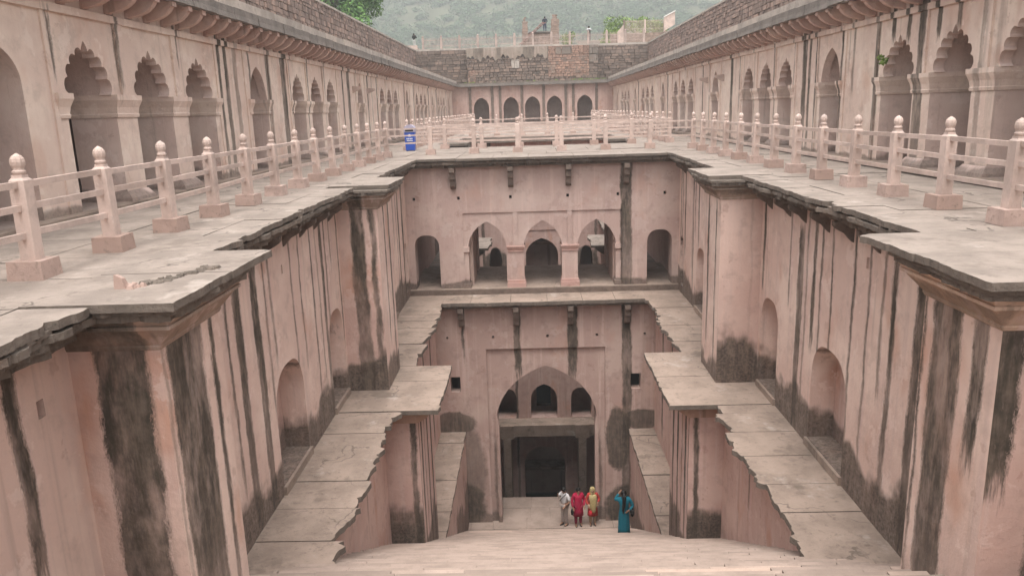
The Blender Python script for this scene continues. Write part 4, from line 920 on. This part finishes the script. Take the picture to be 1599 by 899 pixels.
def railing(label, pts, loc, first=True, last=True):
    t = thing('railing', label, 'railing', loc, 'stone railings round the pits')
    L = Vector(loc)
    for i, p in enumerate(pts):
        p = Vector((p[0], p[1], .0))
        if (i > 0 or first) and (i < len(pts)-1 or last):
            o = bpy.data.objects.new('post', shaft_me); COL.objects.link(o); o.parent = t; o.location = p-L; o.rotation_euler = (R(random.uniform(-.8, .8)), R(random.uniform(-.8, .8)), R(random.uniform(-4, 4)))
            for n_, m2 in (('finial', fin_me), ('post_base', base_me)):
                c = bpy.data.objects.new(n_, m2); COL.objects.link(c); c.parent = o
        if i+1 < len(pts):
            q = Vector((pts[i+1][0], pts[i+1][1], 0)); d = (q-p); n = Vector((-d.y, d.x, 0)).normalized()*.026; dd = d.normalized()*.07
            for z in (.50, .80, 1.06):
                m_ = MB(); za, zb_ = z+random.uniform(-.012, .012), z+random.uniform(-.012, .012); a, b = p+dd, q-dd; h = .036
                m_.hexa([(a.x-n.x, a.y-n.y, za-h), (a.x+n.x, a.y+n.y, za-h), (a.x+n.x, a.y+n.y, za+h), (a.x-n.x, a.y-n.y, za+h)], [(b.x-n.x, b.y-n.y, zb_-h), (b.x+n.x, b.y+n.y, zb_-h), (b.x+n.x, b.y+n.y, zb_+h), (b.x-n.x, b.y-n.y, zb_+h)])
                obj('rail', m_, M['rail'], t)
    return t
lp = [(-6.05, 8.42+1.71*k) for k in range(-4, 14)]; rp_ = [(6.0, 10.39+1.70*k) for k in range(-5, 13)]
railing('pink stone post and rail railing along the left edge of the near pit', lp, (-6.05, 14, 0))
railing('pink stone post and rail railing along the right edge of the near pit', rp_, (6.0, 14, 0))
railing('stone railing crossing the terrace in front, above the gatehouse facade', [(x, 31.7) for x in np.linspace(-4.45, 4.45, 6)]+[], (0, 31.7, 0))
for sg in (-1, 1):
    a = lp[-1] if sg < 0 else rp_[-1]; e_ = (sg*4.45, 31.7)
    t = bpy.data.objects['railing.002']
    p, q = Vector((*a, 0)), Vector((*e_, 0)); d = q-p; n = Vector((-d.y, d.x, 0)).normalized()*.026; dd = d.normalized()*.07
    for z in (.50, .80, 1.06):
        m_ = MB(); A_, B_ = p+dd, q-dd; h = .03
        m_.hexa([(A_.x-n.x, A_.y-n.y, z-h), (A_.x+n.x, A_.y+n.y, z-h), (A_.x+n.x, A_.y+n.y, z+h), (A_.x-n.x, A_.y-n.y, z+h)], [(B_.x-n.x, B_.y-n.y, z-h), (B_.x+n.x, B_.y+n.y, z-h), (B_.x+n.x, B_.y+n.y, z+h), (B_.x-n.x, B_.y-n.y, z+h)])
        obj('rail', m_, M['rail'], t)
railing('second stone crossing railing, at the near rim of the well', [(x, 36.1) for x in np.linspace(-6.05, 6.0, 8)], (0, 36.1, 0))
railing('pink stone railing along the left rim of the well', [(-6.05, 36.1+1.72*k) for k in range(0, 11)], (-6.05, 45, 0), first=False, last=False)
railing('pink stone railing along the right rim of the well', [(6.0, 36.1+1.72*k) for k in range(0, 11)], (6.0, 45, 0), first=False, last=False)
railing('far stone railing at the far rim of the well', [(x, 53.3) for x in np.linspace(-6.05, 6.0, 8)], (0, 53.3, 0))
railing('distant stone railing along the left, beyond the well', [(-6.05, 53.3+1.72*k) for k in range(0, 17)], (-6.05, 66, 0), first=False)
railing('distant stone railing along the right, beyond the well', [(6.0, 53.3+1.72*k) for k in range(0, 17)], (6.0, 66, 0), first=False)

# ================================================================== LITTER BIN
def litter_bin(label, loc, s=1):
    t = thing('litter_bin', label, 'bin', loc)
    x, y, z = loc
    q = MB(); q.hexa([(x-.22, y-.2, .03), (x+.22, y-.2, .03), (x+.22, y+.2, .03), (x-.22, y+.2, .03)], [(x-.26, y-.24, .86), (x+.26, y-.24, .86), (x+.26, y+.24, .86), (x-.26, y+.24, .86)]); obj('bin_body', q, M['blue'], t)
    q = MB(); pts = [(x-.28, .86)]+[(x-.28*math.cos(a), .98+.22*math.sin(a)) for a in np.linspace(0, math.pi, 12)]+[(x+.28, .86)]
    q.prism(pts, 'y', y-.26, y+.26); ld = obj('lid', q, M['lilac'], t)
    q = MB(); q.box(x-.2, x+.2, y-.272, y-.262, .90, .98); obj('slot', q, M['hole'], ld)
    q = MB(); yy = y-.262
    q.prism([(x-.06, .66), (x+.06, .66), (x+.08, .71), (x+.03, .77), (x-.03, .77), (x-.08, .71)], 'y', yy+.03, yy+.014)
    for k in range(4): q.box(x-.15+k*.08, x-.10+k*.08, yy+.006, yy+.03, .53, .59)
    q.box(x-.15, x+.15, yy+.004, yy+.03, .46, .485)
    obj('label_print', q, M['white'], t)
    q = MB()
    for dx in (-.18, .18): q.box(x+dx-.03, x+dx+.03, y-.15, y+.15, 0, .04)
    obj('foot', q, M['hole'], t); t.scale = (.9, .9, .97)
litter_bin('blue litter bin with grey domed lid and white print beside the left railing', (-5.8, 35.3, 0))
#litter_bin('tiny distant blue bin in front of the far arcade', (.35, 82.5, 0))

# ================================================================== PEOPLE
def skinmesh(name, joints, edges, radii, mat, parent, sub=1, root='pelvis'):
    names = list(joints); idx = {n: i for i, n in enumerate(names)}
    me = bpy.data.meshes.new(name); me.from_pydata([joints[n] for n in names], [(idx[a], idx[b]) for a, b in edges], []); me.update()
    o = bpy.data.objects.new(name, me); COL.objects.link(o)
    md = o.modifiers.new('skin', 'SKIN'); md.use_smooth_shade = True
    if not me.skin_vertices: me.attributes  # layer is made with the modifier
    for n, sv in zip(names, me.skin_vertices[0].data):
        r = radii[n]; sv.radius = (r, r) if not isinstance(r, tuple) else r; sv.use_root = (n == root)
    s_ = o.modifiers.new('sub', 'SUBSURF'); s_.levels = sub; s_.render_levels = sub
    dg = bpy.context.evaluated_depsgraph_get(); ev = o.evaluated_get(dg); m2 = bpy.data.meshes.new_from_object(ev)
    o.modifiers.clear(); o.data = m2; m2.materials.clear(); m2.materials.append(mat); m2.polygons.foreach_set('use_smooth', [True]*len(m2.polygons))
    if parent: o.parent = parent
    return o
SKIN = plain('skin', (.30, .165, .105), .6, .1); HAIR = plain('black_hair', (.012, .010, .009), .5, .2)
def cloth(n, c): return plain(n, c, .85, .3, 14, .01)
J0 = dict(pelvis=(0, 0, .93), waist=(0, .01, 1.06), chest=(0, .0, 1.27), neck=(0, .015, 1.44), skull=(0, 0, 1.53), crown=(0, .01, 1.61))
def person(label, loc, rz, height, arms, feet=.1, step_=0, head=(0, 0), extra=None):
    t = thing('person', label, 'person', loc, None, rz); t.scale = (height/1.68,)*3
    J = dict(J0); E = [('pelvis', 'waist'), ('waist', 'chest'), ('chest', 'neck'), ('neck', 'skull'), ('skull', 'crown')]
    Rr = dict(pelvis=.125, waist=.115, chest=.13, neck=.05, skull=.088, crown=.072)
    hx_, hy_ = head
    J['skull'] = (hx_*.4, hy_*.4, 1.53); J['crown'] = (hx_, .01+hy_, 1.61)
    J['nose'] = (hx_*.5, -.105+hy_, 1.545); E.append(('skull', 'nose')); Rr['nose'] = .016
    for s_, S in ((-1, 'r'), (1, 'l')):
        J['hip'+S] = (s_*.09, 0, .88); J['knee'+S] = (s_*feet, -.02+s_*step_*.5, .49); J['ank'+S] = (s_*feet, .02+s_*step_, .085); J['toe'+S] = (s_*(feet+.02), -.14+s_*step_, .03)
        E += [('pelvis', 'hip'+S), ('hip'+S, 'knee'+S), ('knee'+S, 'ank'+S), ('ank'+S, 'toe'+S)]
        Rr.update({'hip'+S: .095, 'knee'+S: .06, 'ank'+S: .04, 'toe'+S: .032})
        sh_ = (s_*.175, .01, 1.385); el_, wr_ = arms[S]
        J['sho'+S] = sh_; J['elb'+S] = el_; J['wri'+S] = wr_
        d = (Vector(wr_)-Vector(el_)).normalized(); side_ = d.cross(Vector((0, 1, 0))); side_ = side_.normalized() if side_.length > .1 else Vector((1, 0, 0))
        palm = Vector(wr_)+d*.055; J['palm'+S] = tuple(palm)
        E += [('chest', 'sho'+S), ('sho'+S, 'elb'+S), ('elb'+S, 'wri'+S), ('wri'+S, 'palm'+S)]
        Rr.update({'sho'+S: .062, 'elb'+S: .042, 'wri'+S: .028, 'palm'+S: .026})
        for k in range(5):
            off = side_*(.033-.0165*k) if k < 4 else side_*.045
            b_ = palm+off*.9+d*(.03 if k < 4 else -.012); tip = b_+d*((.062, .072, .068, .052)[k] if k < 4 else .035)+Vector((0, -.015, 0))+(side_*.015 if k == 4 else Vector((0, 0, 0)))
            J[f'kn{k}{S}'] = tuple(b_); J[f'tip{k}{S}'] = tuple(tip); E += [('palm'+S, f'kn{k}{S}'), (f'kn{k}{S}', f'tip{k}{S}')]; Rr[f'kn{k}{S}'] = .0095; Rr[f'tip{k}{S}'] = .0075
    skinmesh('body', J, E, Rr, SKIN, t, 1)
    for s_ in (-1, 1):
        e = MB(); e.loft([(hx_*.6+s_*.034, -.082+hy_*.9, 1.563+dz, r, r*.6) for dz, r in ((-.012, .003), (-.006, .012), (.006, .012), (.012, .003))], 8); obj('eye', e, HAIR, t, local=True)
        e = MB(); e.loft([(hx_*.6+s_*.092, .012+hy_, 1.53+dz, .014, r) for dz, r in ((-.03, .006), (-.01, .018), (.015, .024), (.03, .01))], 8); obj('ear', e, SKIN, t, local=True)
    e = MB(); e.loft([(hx_*.6, -.088+hy_, 1.497+dz, r, .008) for dz, r in ((-.006, .012), (0, .024), (.006, .012))], 8); obj('mouth', e, cloth('lips', (.25, .08, .07)), t, local=True)
    t['J'] = 0
    return t, J, Rr
def sub_skin(t, J, Rr, name, chain, grow, mat, root):
    ks = []
    for a, b in chain:
        for k in (a, b):
            if k not in ks: ks.append(k)
    return skinmesh(name, {k: J[k] for k in ks}, chain, {k: Rr[k]+grow for k in ks}, mat, t, 1, root)
def hair(t, head, mat=HAIR, long=0, back=1):
    q = MB(); hx_, hy_ = head
    q.loft([(hx_*.5, .035*back+hy_, 1.50, .075, .06), (hx_*.6, .03*back+hy_, 1.545, .100, .092), (hx_*.8, .022*back+hy_, 1.60, .101, .104), (hx_*.95, .015+hy_, 1.655, .082, .088), (hx_, .012+hy_, 1.69, .035, .04)], 14)
    if long: q.tube([(hx_, .10, 1.62), (hx_*.5+.01, .16, 1.45), (.02, .175, 1.25), (.05, .165, 1.05), (.045, .15, 1.05-long)], [.055, .065, .058, .046, .018], 10)
    return obj('hair', q, mat, t, smooth=True, local=True)
def shoes(t, J, mat):
    for S in 'rl':
        a, b = J['ank'+S], J['toe'+S]; q = MB()
        q.loft([(a[0], a[1]-.055, .0, .043, .115), (a[0], a[1]-.055, .03, .047, .12), (a[0], a[1]-.035, .06, .042, .085), (a[0], a[1]+.0, .09, .036, .045)], 12); obj('shoe', q, mat, t, smooth=True, local=True)
def torso_rings(z0, w0, extra=0): return [(0, .0, z0, w0, w0*.72)]
LEGS = [('pelvis', 'hipr'), ('hipr', 'kneer'), ('kneer', 'ankr'), ('pelvis', 'hipl'), ('hipl', 'kneel'), ('kneel', 'ankl')]
TOPB = [('pelvis', 'waist'), ('waist', 'chest'), ('chest', 'neck'), ('chest', 'shor'), ('shor', 'elbr'), ('chest', 'shol'), ('shol', 'elbl')]
TOPL = TOPB+[('elbr', 'wrir'), ('elbl', 'wril')]
down = {'r': ((-.25, .03, 1.12), (-.24, -.05, .88)), 'l': ((.25, .03, 1.12), (.24, -.05, .88))}
# woman in teal, seen from behind, standing on the stairs
def on_stairs(y): k = int((y-1.4)//.36)+1; return -.2*k
arms = {'r': ((.30*-1, .05, 1.13), (-.15, .13, 1.02)), 'l': ((.30, -.08, 1.30), (.16, -.15, 1.50))}
t, J, Rr = person('woman in a long teal dress with a dark ponytail, seen from behind on the stairs', (2.33, 22.45, on_stairs(22.45)), R(180), 1.58, arms, .08, head=(.01, -.02))
TEAL = cloth('teal_cloth', (.012, .135, .185))
sub_skin(t, J, Rr, 'dress_top', TOPL, .016, TEAL, 'pelvis')
q = MB(); q.loft([(0, 0, .07, .205, .165), (0, 0, .3, .195, .155), (0, 0, .6, .185, .15), (0, 0, .85, .178, .14), (0, 0, 1.0, .155, .125), (0, .005, 1.12, .15, .118), (0, .0, 1.25, .165, .122), (0, .01, 1.36, .14, .09)], 28, fold=.0); 
for i, v_ in enumerate(q.v):
    z = v_[2]; th = math.atan2(v_[1], v_[0]); k = 1+.11*max(0, (1.-z)/.9)*math.sin(7*th+z*2); q.v[i] = (v_[0]*k, v_[1]*k, z)
obj('dress_skirt', q, TEAL, t, smooth=True, local=True)
h = hair(t, (.01, -.02), long=.14); q = MB(); q.box(-.03, .035, .135, .165, 1.50, 1.56); obj('hair_clip', q, M['white'], t, local=True)
q = MB(); q.loft([(-.27, .06, .80, .055, .12), (-.27, .06, .9, .075, .14), (-.26, .06, 1.04, .06, .12)], 12); obj('handbag', q, HAIR, t, smooth=True, local=True)
q = MB(); q.tube([(-.26, .02, 1.04), (-.2, .05, 1.3), (-.15, .02, 1.43), (-.16, -.09, 1.3), (-.26, .1, 1.04)], .008, 6); obj('bag_strap', q, HAIR, t, local=True)
shoes(t, J, HAIR)
# man in white shirt, turned to the left, hand raised to his face
arms = {'r': ((-.27, -.12, 1.22), (-.10, -.26, 1.42)), 'l': ((.26, .05, 1.13), (.20, -.14, .98))}
t, J, Rr = person('man in white shirt and pale trousers with a black shoulder strap, hand raised', (.62, 27.62, -14.4), R(-50), 1.62, arms, .09, .04, head=(0, -.05))
sub_skin(t, J, Rr, 'shirt', TOPB, .022, cloth('white_shirt', (.62, .60, .60)), 'pelvis'); sub_skin(t, J, Rr, 'trousers', LEGS, .016, cloth('pale_trousers', (.36, .30, .27)), 'pelvis')
hair(t, (0, -.05)); shoes(t, J, M['hole'])
q = MB(); q.tube([(.15, -.05, 1.46), (.06, -.165, 1.3), (-.12, -.15, 1.1), (-.17, 0, 1.0), (-.08, .155, 1.1), (.09, .155, 1.33), (.15, .02, 1.46)], .016, 6); obj('shoulder_strap', q, HAIR, t, local=True)
# woman in red
arms = {'r': ((-.26, .0, 1.12), (-.24, -.10, .90)), 'l': ((.26, .03, 1.12), (.22, -.12, .93))}
t, J, Rr = person('woman in a crimson tunic and trousers facing the stairs', (1.15, 27.55, -14.4), R(12), 1.63, arms, .10, head=(.02, -.01))
RED = cloth('crimson_cloth', (.36, .012, .05)); sub_skin(t, J, Rr, 'tunic', TOPL, .022, RED, 'pelvis'); sub_skin(t, J, Rr, 'trousers', LEGS, .022, cloth('dark_red_cloth', (.20, .008, .03)), 'pelvis')
q = MB(); q.loft([(0, 0, .48, .225, .16), (0, 0, .7, .21, .155), (0, 0, .95, .185, .15), (0, 0, 1.1, .165, .135), (0, 0, 1.28, .17, .135), (0, .01, 1.38, .13, .09)], 24)
for i, v_ in enumerate(q.v): th = math.atan2(v_[1], v_[0]); k = 1+.05*max(0, (1-v_[2]))*math.sin(6*th); q.v[i] = (v_[0]*k, v_[1]*k, v_[2])
obj('tunic_skirt', q, RED, t, smooth=True, local=True); hair(t, (.02, -.01)); shoes(t, J, HAIR)
q = MB(); q.loft([(-.27, -.08, .58, .05, .07), (-.27, -.08, .70, .065, .085), (-.26, -.08, .82, .035, .05)], 10); obj('handbag', q, HAIR, t, smooth=True, local=True)
# woman with pale yellow scarf
arms = {'r': ((-.27, -.01, 1.13), (-.22, -.16, 1.0)), 'l': ((.28, .0, 1.16), (.20, -.15, 1.08))}
t, J, Rr = person('woman with a pale yellow scarf over her head and an orange red tunic', (1.72, 27.6, -14.4), R(5), 1.60, arms, .09, head=(0, -.01))
ORG = cloth('orange_red_cloth', (.42, .05, .04)); YEL = plain('yellow_scarf', (.44, .35, .17), .85, .8, 22, .01)
sub_skin(t, J, Rr, 'tunic', TOPL, .022, ORG, 'pelvis'); sub_skin(t, J, Rr, 'trousers', LEGS, .02, cloth('beige_trousers', (.36, .26, .17)), 'pelvis')
q = MB(); q.loft([(0, 0, .46, .22, .16), (0, 0, .75, .20, .15), (0, 0, 1.0, .178, .14), (0, 0, 1.28, .165, .13), (0, .01, 1.38, .12, .09)], 20); obj('tunic_skirt', q, ORG, t, smooth=True, local=True)
q = MB(); q.loft([(0, .02, 1.36, .16, .10), (0, .03, 1.44, .125, .105), (0, .03, 1.53, .118, .105), (0, .025, 1.61, .112, .108), (0, .02, 1.675, .09, .09), (0, .02, 1.71, .03, .03)], 18); sc = obj('scarf', q, YEL, t, smooth=True, local=True)
q = MB(); q.loft([(.03, -.12, .60, .05, .03), (.0, -.13, .72, .115, .05), (.0, -.13, .9, .135, .055), (.01, -.13, 1.1, .14, .05), (.0, -.12, 1.28, .155, .06), (0, -.06, 1.40, .13, .07)], 20, fold=.10, ph=1); obj('scarf_end', q, YEL, t, smooth=True, local=True)
q = MB(); q.loft([(-.13, -.17, .50, .05, .06), (-.13, -.17, .6, .09, .08), (-.13, -.17, .74, .06, .05)], 10); obj('red_pouch', q, cloth('red_pouch_cloth', (.5, .03, .04)), t, smooth=True, local=True); shoes(t, J, HAIR)
# three people on the upper platform
t, J, Rr = person('man in dark jacket and blue trousers standing on the brick ruin deck', (1.62, 91.6, 10.12), R(180), 1.66, {'r': ((-.29, .06, 1.14), (-.14, .12, 1.0)), 'l': ((.29, .06, 1.14), (.14, .12, 1.0))}, .11)
sub_skin(t, J, Rr, 'jacket', TOPL, .03, cloth('navy_jacket', (.025, .03, .045)), 'pelvis'); sub_skin(t, J, Rr, 'trousers', LEGS, .018, cloth('blue_trousers', (.055, .065, .11)), 'pelvis'); hair(t, (0, 0)); shoes(t, J, HAIR)
t, J, Rr = person('person in white top with dark backpack behind the far picket railing', (6.45, 89.6, GZ+.62), R(180), 1.62, {'r': ((-.33, -.04, 1.2), (-.2, -.2, 1.25)), 'l': ((.33, -.04, 1.2), (.2, -.2, 1.25))}, .1)
sub_skin(t, J, Rr, 'shirt', TOPB, .025, cloth('white_top', (.55, .55, .55)), 'pelvis'); sub_skin(t, J, Rr, 'trousers', LEGS, .018, cloth('grey_trousers', (.12, .12, .12)), 'pelvis'); hair(t, (0, 0)); shoes(t, J, HAIR)
q = MB(); q.loft([(0, .2, .86, .15, .09), (0, .21, 1.0, .18, .11), (0, .2, 1.2, .16, .10), (0, .18, 1.32, .09, .06)], 14); obj('backpack', q, HAIR, t, smooth=True, local=True)
q = MB(); q.box(5.2, 7.7, 89.3, 90.2, GZ, GZ+.62); tag(obj('low_platform', q, M['coping']), 'low stone step behind the far picket railing', 'step')
t, J, Rr = person('person in dark top and white trousers at the left end of the far railing', (-13.05, 89.8, GZ+.5), R(160), 1.62, {'r': ((-.28, -.1, 1.18), (-.05, -.2, 1.2)), 'l': ((.28, -.1, 1.18), (.05, -.22, 1.2))}, .08)
sub_skin(t, J, Rr, 'jacket', TOPL, .03, cloth('black_top', (.02, .022, .02)), 'pelvis'); sub_skin(t, J, Rr, 'trousers', LEGS, .02, cloth('white_trousers', (.5, .52, .5)), 'pelvis'); hair(t, (0, 0)); shoes(t, J, HAIR)
q = MB(); q.box(-14.4, -12.6, 88.9, 90.6, GZ, GZ+.5); q.box(-14.2, -12.6, 88.75, 88.9, GZ, GZ+.75); tag(obj('low_platform', q, M['rail']), 'pale low plinth at the left end of the far railing', 'step')

# ================================================================== HAZE
hz_ = MB(); hz_.box(-660, 660, -320, 700, -27, 160)
hm = bpy.data.materials.new('haze'); hm.use_nodes = True; ht = hm.node_tree; ht.nodes.clear()
ho = ht.nodes.new('ShaderNodeOutputMaterial'); hv = ht.nodes.new('ShaderNodeVolumePrincipled')
hv.inputs['Density'].default_value = .0013; hv.inputs['Color'].default_value = (.93, .945, .94, 1); hv.inputs['Anisotropy'].default_value = .2
ht.links.new(hv.outputs[0], ho.inputs['Volume'])
tag(obj('haze', hz_, hm), kind='stuff')
